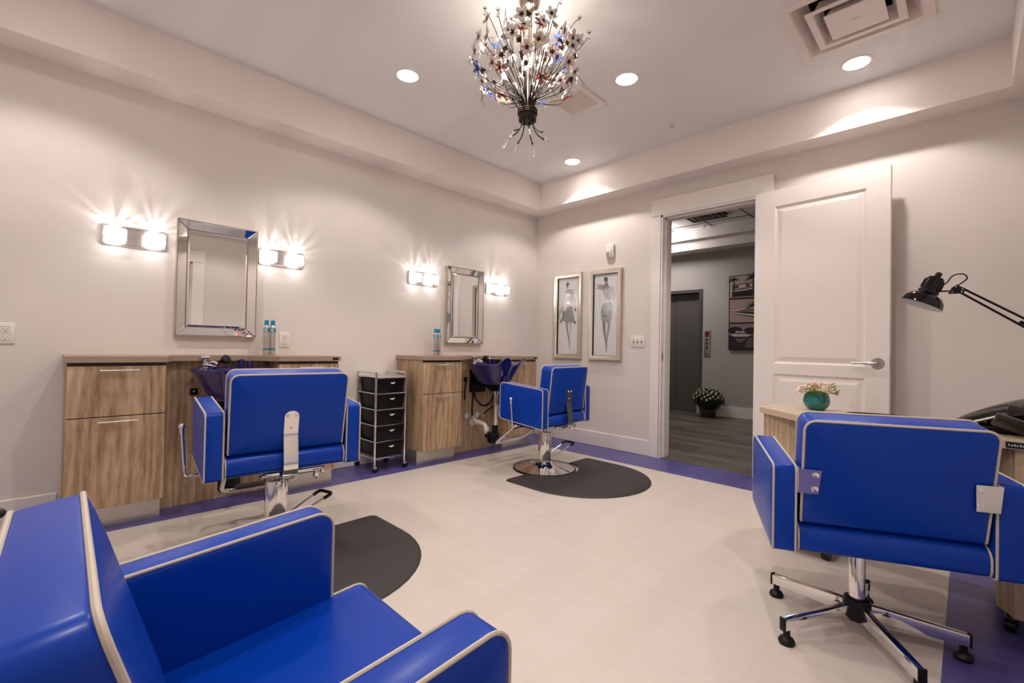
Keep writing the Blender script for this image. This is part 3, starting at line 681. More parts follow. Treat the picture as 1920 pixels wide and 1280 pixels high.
def sconce(label, yc, zc=1.528):
    t = thing('wall_light', label, 'wall light', (0, yc, zc), 0, 'chrome wall lights with two crystal blocks')
    W2, H2_ = .146, .058
    c = [(-W2, -H2_), (W2, -H2_), (W2, H2_), (-W2, H2_)]
    f = lambda a, b, x: (x, a, b)
    def plate(b):
        spec = [(0, .0005), (0, .012), (.003, .016), (.009, .016), (.013, .011), (.03, .011)]
        R = [[b.verts.new((x, a, z)) for a, z in rpoly(c, .018, d, 4)] for d, x in spec]; n = len(R[0])
        for i in range(len(R) - 1):
            for k in range(n): b.faces.new((R[i][k], R[i][(k + 1) % n], R[i + 1][(k + 1) % n], R[i + 1][k]))
        b.faces.new(R[-1]); b.faces.new(list(reversed(R[0])))
    mk('back_plate', M['satin'], t, plate)
    for s in (-1, 1):
        y = s * .088
        g = mk('crystal_block', M['block'], t, lambda b: (box(b, .030, .066, y - .048, y + .048, -.037, .037, .010, 3), box(b, .022, .031, y - .04, y + .04, -.030, .030, .004)))
        mk('socket', M['satin'], t, lambda b: tube(b, [(.010, y, 0), (.024, y, 0)], .022, 20))
        ray_light(t, y, E_SCONCE)
    return t
sconce('chrome wall light with two glowing crystal blocks, left of the large mirror', -3.458)
sconce('chrome wall light with two glowing crystal blocks, right of the large mirror', -2.668)
sconce('chrome wall light with two glowing crystal blocks, left of the far mirror', -1.500)
sconce('chrome wall light with two glowing crystal blocks, right of the far mirror beside the corner', -.610)
# ------------------------------------------------------------------ spray cans
def can(label, x, y):
    t = thing('spray_can', label, 'spray can', (x, y, .862), 0, 'silver and turquoise spray cans on the counters')
    R = .0178
    mk('can_body', M.get('canm') or M.setdefault('canm', mat('can_aluminium', (.58, .53, .50), .32, .6)), t, lambda b: lathe(b, [(0, 0), (R - .001, 0), (R, .002), (R, .180), (R * .93, .190), (R * .72, .197), (0, .197)], 28, cap=False))
    M.setdefault('cancap', mat('turquoise_cap', (.0, .20, .42), .35)); M.setdefault('canband', mat('turquoise_band', (.0, .22, .30), .35)); M.setdefault('cantext', mat('can_lettering', (.75, .85, .85), .4))
    mk('cap', M['cancap'], t, lambda b: lathe(b, [(0, .197), (R * .76, .197), (R * .72, .227), (R * .60, .231), (0, .231)], 24, cap=False))
    for z0, z1 in ((.151, .178), (.034, .045)):
        bd = mk('label_band', M['canband'], t, lambda b: lathe(b, [(R - .001, z0), (R + .0004, z0), (R + .0004, z1), (R - .001, z1)], 28, cap=False))
    # white strokes of the logo on the wide band
    def marks(b):
        for (a0, z0, z1, w__) in ((-1.05, .155, .174, .004), (-.72, .155, .174, .003), (-.55, .170, .174, .012), (-.35, .155, .172, .003), (-.45, .155, .158, .010)):
            k = 3; P = []
            for i in range(k + 1):
                a = a0 + (w__ / R) * i / k; P.append(((R + .0009) * math.cos(a), (R + .0009) * math.sin(a)))
            for i in range(k): b.faces.new([b.verts.new((*P[i], z0)), b.verts.new((*P[i + 1], z0)), b.verts.new((*P[i + 1], z1)), b.verts.new((*P[i], z1))])
    mk('lettering', M['cantext'], t, marks)
can('silver spray can with turquoise cap, left of the pair by the large mirror', .100, -2.778)
can('silver spray can with turquoise cap, right of the pair by the large mirror', .100, -2.739)
can('silver spray can with turquoise cap left of the far mirror, the front one', .118, -1.428)
can('silver spray can with turquoise cap left of the far mirror, the back one', .108, -1.388)
# ------------------------------------------------------------------ outlets, switches, thermostat
def outlet(label, y, z):
    t = thing('wall_outlet', label, 'outlet', (0, y, z), 0, 'ivory wall outlets')
    mk('cover_plate', M['ivory'], t, lambda b: box(b, .0003, .006, -.034, .034, -.053, .053, .003))
    for s in (-1, 1):
        r = mk('socket', M['ivory'], t, lambda b: box(b, .005, .0075, -.016, .016, s * .020 - .0145, s * .020 + .0145, .004))
        mk('slots', M['slot'], r, lambda b: (box(b, .007, .0079, -.0075, -.0058, s * .02 - .002, s * .02 + .007), box(b, .007, .0079, .0058, .0075, s * .02 - .001, s * .02 + .006), box(b, .007, .0079, -.0022, .0022, s * .02 - .010, s * .02 - .006)), smooth=False)
    return t
outlet('white duplex outlet cut by the left edge of the photo', -3.946, .966)
outlet('white duplex outlet on the wall just right of the two spray cans', -2.630, .967)
t = thing('light_switch', 'ivory triple switch plate between the picture frames and the doorway', 'light switch', (1.258, 0, 1.020))
mk('cover_plate', M['ivory'], t, lambda b: box(b, -.071, .071, -.006, -.0003, -.053, .053, .003))
for k in (-1, 0, 1):
    mk('toggle_slot', M['slot'], t, lambda b: box(b, k * .04 - .0065, k * .04 + .0065, -.0064, -.005, -.0135, .0135), smooth=False)
    mk('toggle', M['ivory'], t, lambda b: box(b, k * .04 - .0045, k * .04 + .0045, -.016, -.006, -.004, .009, .002))
    mk('screw', M['satin'], t, lambda b: (ball(b, (k * .04, -.0062, .03), .0028, 8), ball(b, (k * .04, -.0062, -.03), .0028, 8)))
t = thing('occupancy_sensor', 'small white sensor box on the wall above the fashion pictures', 'sensor', (.957, 0, 1.886))
mk('housing', M['pvc'], t, lambda b: (box(b, -.044, .044, -.028, -.0003, -.066, .066, .008), box(b, -.03, .024, -.040, -.026, -.055, .018, .008)))
mk('lens', flat('sensor_lens', (.35, .34, .33)), t, lambda b: box(b, -.026, .008, -.0425, -.039, -.045, -.008, .003))
mk('side_vents', M['slot'], t, lambda b: [box(b, .0435, .0446, -.02, -.008, z - .002, z + .002) for z in (-.03, -.015, 0, .015, .03)], smooth=False)
# ================================================================== framed fashion sketches on the far wall
def art(label, x0, x1, z0, z1, strokes, sign):
    xc, zc = (x0 + x1) / 2, (z0 + z1) / 2; w_, h_ = (x1 - x0) / 2, (z1 - z0) / 2
    t = thing('framed_picture', label, 'picture', (xc, 0, zc), 0, 'tall champagne framed fashion sketches')
    FW = .042
    def frame(b):
        spec = [(0, -.0005), (0, -.030), (.003, -.034), (FW * .55, -.030), (FW * .8, -.024), (FW, -.022), (FW, -.006)]
        R = [[b.verts.new((s * (w_ - d), y, u * (h_ - d))) for s, u in ((-1, -1), (1, -1), (1, 1), (-1, 1))] for d, y in spec]
        for i in range(len(R) - 1):
            for k in range(4): b.faces.new((R[i][k], R[i][(k + 1) % 4], R[i + 1][(k + 1) % 4], R[i + 1][k]))
        b.faces.new(list(reversed(R[0])))
    mk('frame', M['champ'], t, frame, ang=25)
    mk('inner_lip', M['black'], t, lambda b: [box(b, *q, -.020, -.006, *r_) for q, r_ in (((-w_ + FW, -w_ + FW + .009), (-h_ + FW, h_ - FW)), ((w_ - FW - .004, w_ - FW), (-h_ + FW, h_ - FW)))] + [box(b, -w_ + FW, w_ - FW, -.020, -.006, h_ - FW - .006, h_ - FW), box(b, -w_ + FW, w_ - FW, -.020, -.006, -h_ + FW, -h_ + FW + .003)], smooth=False)
    iw, ih = w_ - FW, h_ - FW
    gs = sorted({g for g, _ in strokes} | {.2}, reverse=True)
    mats = [M['paper']] + [flat('ink_%d' % int(g * 100), (g, g, g * .98), .15, .6) for g in gs]
    def sheet(b):
        box(b, -iw, iw, -.010, -.005, -ih, ih)
        n0 = len(b.faces)
        for k, g in enumerate(gs):
            y = -.0102 - .00012 * (k + 1)
            for j, (g2, pts) in enumerate(strokes):
                if g2 != g: continue
                f_ = b.faces.new([b.verts.new(((u * 2 - 1) * iw, y - .000008 * (j % 12), (v * 2 - 1) * ih)) for u, v in pts]); f_.material_index = k + 1
        for u, v in sign:
            x = (u * 2 - 1) * iw; z = (v * 2 - 1) * ih
            f_ = b.faces.new([b.verts.new(p) for p in ((x, -.0115, z), (x + .007, -.0115, z), (x + .007, -.0115, z + .004), (x, -.0115, z + .005))]); f_.material_index = gs.index(.2) + 1
    mk('print', mats, t, sheet, smooth=False)
def strip(p, ws):
    """ribbon polygon along points p with half widths ws"""
    L, R = [], []
    for i, (x, y) in enumerate(p):
        a = p[max(i - 1, 0)]; c = p[min(i + 1, len(p) - 1)]; dx, dy = (c[0] - a[0]) * .32, c[1] - a[1]; n = math.hypot(dx, dy) or 1
        L.append((x - dy / n * ws[i], y + dx / n * ws[i] * .32)); R.append((x + dy / n * ws[i], y - dx / n * ws[i] * .32))
    return L + R[::-1]
def ell(cx, cy, rx, ry, n=14): return [(cx + rx * math.cos(2 * PI * k / n), cy + ry * math.sin(2 * PI * k / n)) for k in range(n)]
rnd = random.Random(3)
def hatch(poly_, g, n, rw=.012, rh=.012):
    xs = [p[0] for p in poly_]; ys = [p[1] for p in poly_]; out = []
    def inside(x, y):
        c = False; j = len(poly_) - 1
        for i in range(len(poly_)):
            xi, yi = poly_[i]; xj, yj = poly_[j]
            if (yi > y) != (yj > y) and x < (xj - xi) * (y - yi) / (yj - yi) + xi: c = not c
            j = i
        return c
    while len(out) < n:
        x = rnd.uniform(min(xs), max(xs)); y = rnd.uniform(min(ys), max(ys))
        if not inside(x, y): continue
        a = rnd.uniform(-.7, .7); L = rnd.uniform(.4, 1.) 
        out.append((rnd.choice(g), [(x - rw * L, y - rh * L + a * .004), (x + rw * .5, y - rh * .7 * L), (x + rw * L, y + rh * L), (x - rw * .3, y + rh * .8 * L)]))
    return out
# left sketch: short swinging dress
S1 = [(.12, ell(.46, .918, .075, .024)), (.30, ell(.455, .890, .055, .022)), (.45, [(.42, .87), (.50, .87), (.52, .835), (.40, .835)]),
      (.38, [(.30, .815), (.44, .842), (.62, .848), (.80, .836), (.68, .822), (.78, .80), (.76, .77), (.66, .745), (.50, .75), (.42, .80), (.33, .775), (.40, .81)]),
      (.50, [(.50, .76), (.72, .765), (.70, .66), (.66, .60), (.48, .60), (.46, .68)]),
      (.30, [(.46, .62), (.70, .62), (.74, .56), (.80, .46), (.86, .42), (.84, .405), (.70, .42), (.64, .39), (.58, .42), (.44, .40), (.36, .43), (.24, .44), (.06, .40), (.16, .46), (.26, .53), (.38, .58)]),
      (.62, [(.44, .50), (.62, .52), (.70, .44), (.66, .385), (.46, .392), (.40, .43)]),
      (.42, [(.06, .56), (.16, .62), (.26, .63), (.30, .58), (.22, .55), (.14, .52), (.08, .46), (.03, .47)]),
      (.18, [(.24, .56), (.34, .57), (.32, .50), (.18, .41), (.12, .42), (.24, .50)]), (.14, [(.82, .60), (.88, .58), (.86, .555), (.80, .57)]), (.16, [(.78, .43), (.90, .42), (.90, .40), (.78, .40)]),
      (.45, strip([(.72, .76), (.80, .70), (.84, .62), (.84, .57)], [.03, .022, .018, .012])), (.55, strip([(.34, .78), (.26, .70), (.20, .63)], [.02, .016, .014])),
      (.24, strip([(.44, .41), (.48, .33), (.54, .23), (.58, .16), (.61, .08)], [.045, .038, .026, .02, .010])), (.50, strip([(.62, .40), (.64, .33), (.60, .22), (.60, .12), (.62, .06)], [.045, .036, .022, .016, .008]))]
S1 += hatch([(.24, .44), (.46, .62), (.72, .62), (.82, .44), (.46, .40)], (.12, .2, .35, .7), 70) + hatch([(.42, .84), (.76, .84), (.72, .72), (.48, .74)], (.25, .35, .55), 30)
# right sketch: knee-length lace dress with feather collar
S2 = [(.10, ell(.50, .935, .085, .026)), (.26, ell(.515, .905, .062, .026)), (.18, [(.46, .885), (.56, .885), (.62, .85), (.44, .84)]),
      (.32, [(.02, .895), (.26, .878), (.42, .868), (.58, .86), (.66, .838), (.60, .815), (.46, .82), (.34, .81), (.22, .825), (.08, .825), (.20, .845), (.12, .86), (.26, .864)]),
      (.55, [(.36, .82), (.68, .845), (.78, .842), (.76, .77), (.72, .72), (.69, .68), (.48, .68), (.46, .72), (.38, .75)]),
      (.60, strip([(.30, .82), (.26, .74), (.27, .66), (.25, .60)], [.028, .03, .024, .02])), (.55, strip([(.80, .835), (.82, .75), (.80, .66)], [.025, .024, .02])),
      (.36, [(.42, .64), (.72, .65), (.78, .60), (.78, .54), (.74, .46), (.70, .405), (.60, .395), (.52, .41), (.40, .385), (.34, .44), (.30, .52), (.34, .60)]),
      (.20, strip([(.45, .40), (.46, .33), (.50, .24), (.55, .15), (.555, .06)], [.06, .05, .04, .022, .012])), (.30, strip([(.65, .41), (.64, .33), (.60, .25), (.57, .17), (.56, .04)], [.05, .045, .035, .022, .010]))]
S2 += hatch([(.42, .64), (.72, .65), (.78, .54), (.70, .41), (.40, .39), (.30, .52)], (.08, .16, .28, .5, .7), 110) + hatch([(.36, .82), (.76, .84), (.69, .68), (.48, .68)], (.12, .25, .45, .75), 60) + hatch([(.30, .845), (.62, .85), (.56, .81), (.32, .81)], (.10, .2, .5), 26)
art('narrow champagne framed sketch of a model in a swinging short dress, nearer the corner', .280, .636, .840, 1.720, S1, [(.72, .035), (.78, .036), (.84, .035), (.90, .036)])
art('narrow champagne framed sketch of a model in a knee-length dress, nearer the doorway', .731, 1.095, .838, 1.716, S2, [(.72, .033), (.76, .037), (.80, .033), (.84, .037), (.88, .04)])
# ================================================================== things in the hall
t = thing('elevator', 'grey steel elevator door in the hall, seen through the doorway', 'elevator', (0, HY, 0))
mk('frame', M['satin_dark'] if 'satin_dark' in M else M.setdefault('satin_dark', mat('dark_steel', (.16, .145, .14), .35, .7)), t, lambda b: (box(b, EX0 - .03, EX0 + .03, -.012, .02, 0, EH + .02, .002, 1), box(b, EX1 - .03, EX1 + .02, -.012, .02, 0, EH + .02, .002, 1), box(b, EX0 + .03, EX1 - .03, -.012, .02, EH - .03, EH + .02, .002, 1), box(b, EX0 + .03, EX1 - .03, .02, .22, -.0005, .004)), smooth=False)
M['elev'] = mat('elevator_steel', (.17, .155, .145), .38, .6)
for (a, c, y) in ((EX0 + .03, .085, .12), (.095, EX1 - .03, .105)): mk('door_panel', M['elev'], t, lambda b: box(b, a, c, y, y + .02, .006, EH - .03), smooth=False)
mk('shaft_back', M['dark'], t, lambda b: box(b, EX0, EX1, .16, .18, 0, EH), smooth=False)
t = thing('elevator_call_panel', 'slim steel elevator call panel with red display on the hall wall', 'call panel', (.632, HY, 1.06))
mk('plate', M['satin'], t, lambda b: box(b, -.045, .045, -.012, -.0005, -.195, .195, .003))
mk('display', M.setdefault('red_disp', mat('red_display', (.07, .01, .01), .3, emis=(1, .05, .04), estr=.02)), t, lambda b: box(b, -.030, .030, -.0135, -.011, .10, .18))
for z in (.06, .0, -.06): mk('button', M['slot'], t, lambda b: lathe(b, [(0, .004), (.017, .004), (.018, 0)], 16, Matrix.Translation((0, -.011, z)) @ Matrix.Rotation(PI / 2, 4, 'X'), cap=False))
mk('key_switch', M['chrome'], t, lambda b: lathe(b, [(0, .004), (.015, .004), (.018, 0)], 16, Matrix.Translation((0, -.011, -.13)) @ Matrix.Rotation(PI / 2, 4, 'X'), cap=False))
# photo panel with three tinted waterfront photographs
t = thing('photo_collage', 'dark wall panel of three stacked waterfront photographs with palms and boats in the hall', 'picture', (.948, HY, .968))
PWD, PHT = .62, 1.069
mk('board', M['blackgloss'], t, lambda b: box(b, 0, PWD, -.03, -.0005, 0, PHT), smooth=False)
def photo(z0, z1, x0, x1, items, nm):
    mats = [flat('tone_%02d_%02d_%02d' % tuple(int(v * 100) for v in c), c) for c, _ in items]
    def f(b):
        for i, (c, pts) in enumerate(items):
            fc = poly(b, [(x0 + u * (x1 - x0), -.0305 - .00008 * i, z0 + v * (z1 - z0)) for u, v in (pts or [(0, 0), (1, 0), (1, 1), (0, 1)])]); fc.material_index = i
    mk('photograph', mats, t, f, smooth=False)
def palm(cx, cy, r, n=9):
    out = []
    for k in range(n):
        a = PI * (-.15 + 1.3 * k / (n - 1)); da = .16
        out += [(cx + .25 * r * math.cos(a - .3), cy + .3 * r * math.sin(a - .3)), (cx + r * math.cos(a), cy + r * math.sin(a) - .35 * r * abs(math.cos(a)))]
    return out
SKY, PINK, LIL, DK, DK2, MIDD, LT_ = (.42, .33, .29), (.36, .25, .23), (.25, .19, .22), (.015, .011, .012), (.05, .038, .036), (.13, .10, .095), (.50, .43, .40)
photo(.745, 1.06, .012, PWD - .012, [(SKY, None), (MIDD, [(.05, .62), (.62, .70), (.95, .66), (.95, .10), (.05, .10)]), (LT_, [(.12, .42), (.50, .48), (.50, .62), (.12, .58)]), (DK2, [(.12, .44), (.20, .45), (.20, .58), (.12, .57)]), (DK2, [(.36, .47), (.44, .48), (.44, .60), (.36, .59)]), (LT_, [(.04, .34), (.30, .37), (.60, .44), (.85, .46), (.85, .42), (.60, .38), (.30, .32), (.04, .29)]),
    (DK, [(.05, .05), (.95, .05), (.95, .36), (.60, .36), (.30, .30), (.05, .27)]), (LT_, [(.55, .10), (.80, .12), (.78, .17), (.57, .18)]), (DK, [(.07, .02), (.10, .02), (.11, .9), (.08, .9)]), (DK2, [(.50, .02), (.54, .02), (.53, .95), (.50, .95)]), (DK, palm(.09, .85, .2)), (DK, palm(.52, .92, .26)), (DK, palm(.80, .95, .24)), (DK, [(.75, .55), (.88, .75), (1, .7), (1, .1), (.85, .3)]), (MIDD, [(.02, .02), (.98, .02), (.98, .07), (.02, .07)])], 'villa')
photo(.395, .725, .012, PWD - .012, [(PINK, None), (LT_, [(0, .52), (.2, .56), (.40, .62), (.60, .60), (.72, .48), (.72, .42), (.30, .48), (0, .50)]), (MIDD, [(.16, .50), (.44, .59), (.58, .57), (.70, .46), (.40, .46)]), (DK, [(0, .50), (.30, .40), (.72, .30), (.72, .40), (.40, .45), (.05, .49)]), (LT_, [(0, .44), (.35, .32), (.74, .22), (.74, .26), (.38, .37)]), (DK2, [(0, .40), (.35, .27), (.74, .13), (.74, .17), (.36, .31)]), (DK, palm(.52, .72, .22)), (DK, palm(.80, .80, .26)), (DK, [(.72, .02), (1, .02), (1, .98), (.88, .98), (.86, .62), (.72, .60)]), (LT_, [(.74, .62), (.90, .66), (.90, .69), (.74, .65)])], 'boat_bow')
photo(.010, .375, .012, PWD - .012, [(LIL, None), (DK, [(0, .0), (1, 0), (1, .62), (.75, .60), (.5, .55), (0, .55)]), ((.09, .07, .085), [(.35, .08), (1, .12), (1, .55), (.55, .52), (.40, .4)]), (DK, ell(.13, .74, .17, .16, 12)), (DK, ell(.47, .72, .15, .14, 12)), (DK, ell(.72, .63, .12, .10, 12)), (DK, ell(.92, .64, .10, .08, 12)), (LT_, [(.02, .58), (.10, .62), (.20, .60), (.42, .60), (.50, .56), (.42, .50), (.10, .50)]), (LT_, [(.12, .66), (.34, .65), (.36, .69), (.16, .72)]), (DK2, [(.16, .62), (.34, .615), (.33, .64), (.17, .645)]), (MIDD, [(.14, .42), (.40, .44), (.34, .34), (.22, .26), (.18, .32)])], 'yacht')
# white mums in a pot by the elevator
t = thing('potted_mums', 'pot of white and green mums on the hall floor beside the elevator', 'potted plant', (.745, 2.93, 0))
mk('pot', M.setdefault('potm', mat('bronze_pot', (.10, .075, .065), .3, .5)), t, lambda b: lathe(b, [(0, 0.0005), (.090, 0.0005), (.098, .01), (.105, .175), (.100, .18), (.092, .16), (0, .16)], 32, cap=False))
mk('price_tag', M['pvc'], t, lambda b: box(b, -.155, -.115, -.03, -.026, .04, .19), smooth=False)
bmf = bmesh.new(); rr_ = random.Random(5)
for k in range(520):
    a = rr_.uniform(0, 2 * PI); u = rr_.uniform(-.25, 1); q = math.sqrt(max(0, 1 - u * u)); R = .19 * rr_.uniform(.75, 1.02)
    c = Vector((q * math.cos(a) * R * 1.12, q * math.sin(a) * R * 1.12, .235 + u * R * .9)); n = Vector((q * math.cos(a), q * math.sin(a), u * .8 + .1)).normalized(); s_ = n.orthogonal().normalized(); s_ = (Matrix.Rotation(rr_.uniform(0, 6.28), 3, n) @ s_); v = n.cross(s_); L = rr_.uniform(.018, .034)
    pts = [c - s_ * L, c + v * L * .45 + n * .006, c + s_ * L - n * .004, c - v * L * .45 + n * .006]
    bmf.faces.new([bmf.verts.new(p) for p in pts])
ball(bmf, (0, 0, .23), .155, 20, (1.1, 1.1, .95))
o = obj('foliage', bmf, M.setdefault('mumleaf', mat('mum_foliage', (.012, .022, .008), .6)), t, smooth=False)
def daisy(b):
    for ringi, (n, L, w_, z, tl) in enumerate(((14, .021, .0045, .0, .15), (11, .015, .004, .004, .55), (7, .009, .0035, .007, .9))):
        for k in range(n):
            a = 2 * PI * k / n + ringi * .2; c, s_ = math.cos(a), math.sin(a)
            P = [(.002, -w_ * .5, z), (L * .6, -w_, z + L * .5 * tl), (L, 0, z + L * tl), (L * .6, w_, z + L * .5 * tl), (.002, w_ * .5, z)]
            b.faces.new([b.verts.new((x * c - y * s_, x * s_ + y * c, zz)) for x, y, zz in P])
bd = bmesh.new(); daisy(bd); fm = bpy.data.meshes.new('mum_flower'); bd.to_mesh(fm); bd.free()
fm.materials.append(mat('mum_petals', (.62, .62, .42), .6))
cnt = 0; k = 0
while cnt < 78:
    k += 1; u = 1 - (k + .5) / 110 * 1.25; 
    if u < -.25: break
    a = k * 2.39996; q = math.sqrt(1 - u * u) * 1.1; n = Vector((q * math.cos(a), q * math.sin(a), u * .9)); 
    o = bpy.data.objects.new('flower', fm); COL.objects.link(o); o.parent = t; R = .19 * rr_.uniform(.97, 1.08)
    o.location = (n.x * R, n.y * R, .24 + n.z * R); o.rotation_mode = 'QUATERNION'; o.rotation_quaternion = n.normalized().to_track_quat('Z', 'Y'); cnt += 1
    sc_ = rr_.uniform(.75, 1.1); o.scale = (sc_, sc_, sc_)
# hall ceiling diffuser
def nested(b, hs, z, n=3, step=.07, drop=.035, lip=.012):
    for i in range(n):
        h0 = hs - i * step; h1 = h0 - step * .72
        R = [[b.verts.new((s * h, u * h, zz)) for s, u in ((-1, -1), (1, -1), (1, 1), (-1, 1))] for h, zz in ((h0, z), (h0 - lip, z - .001), (h1, z + drop))]
        for a in range(2):
            for k in range(4): b.faces.new((R[a][k], R[a][(k + 1) % 4], R[a + 1][(k + 1) % 4], R[a + 1][k]))
t = thing('hall_air_vent', 'square louvred air vent in the tiled hall ceiling', 'air vent', (.96, 2.16, HC))
mk('flange', M['hallwhite'], t, lambda b: [box(b, *q) for q in ((-.27, .27, -.27, -.24, -.012, -.006), (-.27, .27, .24, .27, -.012, -.006), (-.27, -.24, -.24, .24, -.012, -.006), (.24, .27, -.24, .24, -.012, -.006))], smooth=False)
mk('void', M['dark'], t, lambda b: box(b, -.24, .24, -.24, .24, -.0065, -.006), smooth=False)
mk('louvre', M['elev'], t, lambda b: nested(b, .235, -.045, 3, .07, .034), smooth=False)
mk('sprinkler', M['pvc'], bpy.data.objects['ceiling_hall'], lambda b: (lathe(b, [(0, 0), (.03, 0), (.03, -.006), (.01, -.01), (.01, -.035), (.02, -.037), (0, -.04)], 16, Matrix.Translation((.72, 2.75, HC)), cap=False)))
# ================================================================== ceiling: lights, vents, sprinkler
def downlight(label, x, y, k=1.):
    t = thing('recessed_light', label, 'ceiling light', (x, y, H2), 0, 'round recessed ceiling lights')
    mk('trim_ring', M['trim'], t, lambda b: lathe(b, [(.064, -.001), (.066, -.0055), (.078, -.005), (.081, 0), (.081, .001), (.064, .001)], 40, cap=False))
    mk('lens', M['lens'], t, lambda b: lathe(b, [(0, -.0025), (.0655, -.0025), (.0655, -.001), (0, -.001)], 40, cap=False))
    light('downlight_beam', 'SPOT', (0, 0, -.012), E_DOWN * k, WARM, .028, parent=t, spot_size=math.radians(120), spot_blend=.3)
    return t
downlight('round recessed ceiling light left of the chandelier', .862, -2.222)
downlight('round recessed ceiling light just right of the chandelier', 1.857, -1.247)
downlight('round recessed ceiling light below the square air vent, above the open door', 2.928, -.471)
downlight('small-looking recessed ceiling light nearest the room corner', .817, -.446)
for x, y, lb, k in ((2.85, -2.22, 'above the manicure corner, outside the photo', 1.), (1.857, -3.1, 'above the middle of the floor, outside the photo', 1.1), (.82, -3.87, 'near the left end of the left wall, outside the photo', 1.2), (2.93, -3.87, 'above the closest chair, outside the photo', 1.5)): downlight('round recessed ceiling light ' + lb, x, y, k)
# four-way air diffuser
t = thing('air_vent', 'large square four-way air vent in the tray ceiling at top right', 'air vent', (2.9945, -.962, H2))
h = .2875
mk('flange', M['vent'], t, lambda b: [box(b, *q) for q in ((-h, h, -h, -.243, -.008, .0), (-h, h, .243, h, -.008, .0), (-h, -.243, -.243, .243, -.008, .0), (.243, h, -.243, .243, -.008, .0))], smooth=False)
def cone(b, lo, hi, zl, zh, lip, th=.0015):
    R = [[b.verts.new((s * q, u * q, zz)) for s, u in ((-1, -1), (1, -1), (1, 1), (-1, 1))] for q, zz in ((lo, zl), (lo - lip, zl - .001), (hi, zh), (hi - .004, zh), (lo - lip - .004, zl + .002), (lo - .002, zl + .003))]
    for a in range(5):
        for k in range(4): b.faces.new((R[a][k], R[a][(k + 1) % 4], R[a + 1][(k + 1) % 4], R[a + 1][k]))
mk('outer_cone', M['vent'], t, lambda b: cone(b, .244, .19, -.006, .075, .004), smooth=False)
mk('louvre', M['vent'], t, lambda b: cone(b, .188, .135, -.020, .050, .030), smooth=False)
mk('centre_plate', M['vent'], t, lambda b: (box(b, -.118, .118, -.118, .118, -.028, -.025, .001, 1), cone(b, .118, .085, -.026, .03, .006), box(b, -.02, .02, -.004, .004, -.031, -.028, .001, 1)), smooth=False)
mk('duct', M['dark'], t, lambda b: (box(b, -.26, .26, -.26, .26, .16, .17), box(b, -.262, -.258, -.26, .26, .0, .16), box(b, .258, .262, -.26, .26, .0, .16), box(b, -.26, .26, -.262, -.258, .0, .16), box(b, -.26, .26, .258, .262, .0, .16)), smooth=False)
mk('mounting_strap', M['satin'], t, lambda b: (tube(b, [(-.12, .03, .04), (-.03, .03, -.024)], .006, 8), tube(b, [(.12, -.03, .04), (.03, -.03, -.024)], .006, 8)))
# exhaust grille
t = thing('exhaust_grille', 'beige slatted exhaust grille in the ceiling partly behind the chandelier', 'ceiling grille', (1.462, -1.247, H2))
g = .145
mk('frame', M['vent'], t, lambda b: [box(b, *q, .002, 1) for q in ((-g, g, -g, -g + .03, -.014, .0), (-g, g, g - .03, g, -.014, .0), (-g, -g + .03, -g + .03, g - .03, -.014, .0), (g - .03, g, -g + .03, g - .03, -.014, .0))], smooth=False)
mk('slats', M['vent'], t, lambda b: [box(b, -g + .03, g - .03, y - .0045, y + .0045, -.012, -.009) for y in [-.108 + .0135 * k for k in range(17)]], smooth=False)
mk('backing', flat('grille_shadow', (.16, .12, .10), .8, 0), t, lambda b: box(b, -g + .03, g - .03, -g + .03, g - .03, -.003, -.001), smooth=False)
t = thing('sprinkler_head', 'tiny white fire sprinkler head on the tray ceiling', 'sprinkler', (1.804, -.506, H2))
mk('escutcheon', M['pvc'], t, lambda b: lathe(b, [(0, -.006), (.012, -.008), (.024, -.003), (.026, 0)], 24, cap=False))
mk('deflector', M['satin'], t, lambda b: (tube(b, [(-.008, 0, -.005), (-.006, 0, -.024), (0, 0, -.03)], .002, 6), tube(b, [(.008, 0, -.005), (.006, 0, -.024), (0, 0, -.03)], .002, 6), lathe(b, [(0, -.032), (.013, -.031), (.013, -.029), (0, -.029)], 14, cap=False)))
# ------------------------------------------------------------------ chandelier
CHX, CHY = 1.856, -2.156
t = thing('chandelier', 'dark wire bouquet chandelier with glass petal flowers hanging from the ceiling', 'chandelier', (CHX, CHY, 0))
mk('canopy', M['nickel'], t, lambda b: lathe(b, [(.0, H2 - .052), (.012, H2 - .05), (.035, H2 - .042), (.050, H2 - .025), (.056, H2), (.0, H2)], 36, cap=False))
def chain(b):
    z = H2 - .05
    for k in range(2):
        L = .026; a = k * PI / 2; pts = []
        for j in range(14):
            q = 2 * PI * j / 14; pts.append((math.cos(q) * .009 * math.cos(a), math.cos(q) * .009 * math.sin(a), z - .018 + math.sin(q) * .019))
        tube(b, pts, .0022, 6, closed=True); z -= .031
    tube(b, [(math.cos(2 * PI * j / 16) * .014 * .7, math.cos(2 * PI * j / 16) * .014 * .7, z - .012 + .014 * math.sin(2 * PI * j / 16)) for j in range(16)], .0022, 6, closed=True)
    tube(b, [(.004, .0, H2 - .05), (.012, .004, H2 - .08), (.003, 0, H2 - .13)], .0018, 6)
mk('chain', M['nickel'], t, chain)
ZB = 2.085
mk('centre_rod', M['nickel'], t, lambda b: (tube(b, [(0, 0, ZB), (0, 0, H2 - .135)], .0042, 10), ball(b, (0, 0, H2 - .135), .009, 12)))
mk('collar', M['bronze'], t, lambda b: (lathe(b, [(.0, ZB - .028), (.042, ZB - .028), (.044, ZB - .024), (.044, ZB + .012), (.0, ZB + .012)], 28, cap=False), [tube(b, [(.046 * math.cos(2 * PI * k / 28), .046 * math.sin(2 * PI * k / 28), ZB + .006 + dz_ + .0018 * math.sin(k * 2.2)) for k in range(28)], .0042, 6, closed=True) for dz_ in (0, .009, .018)]))
rc = random.Random(21)
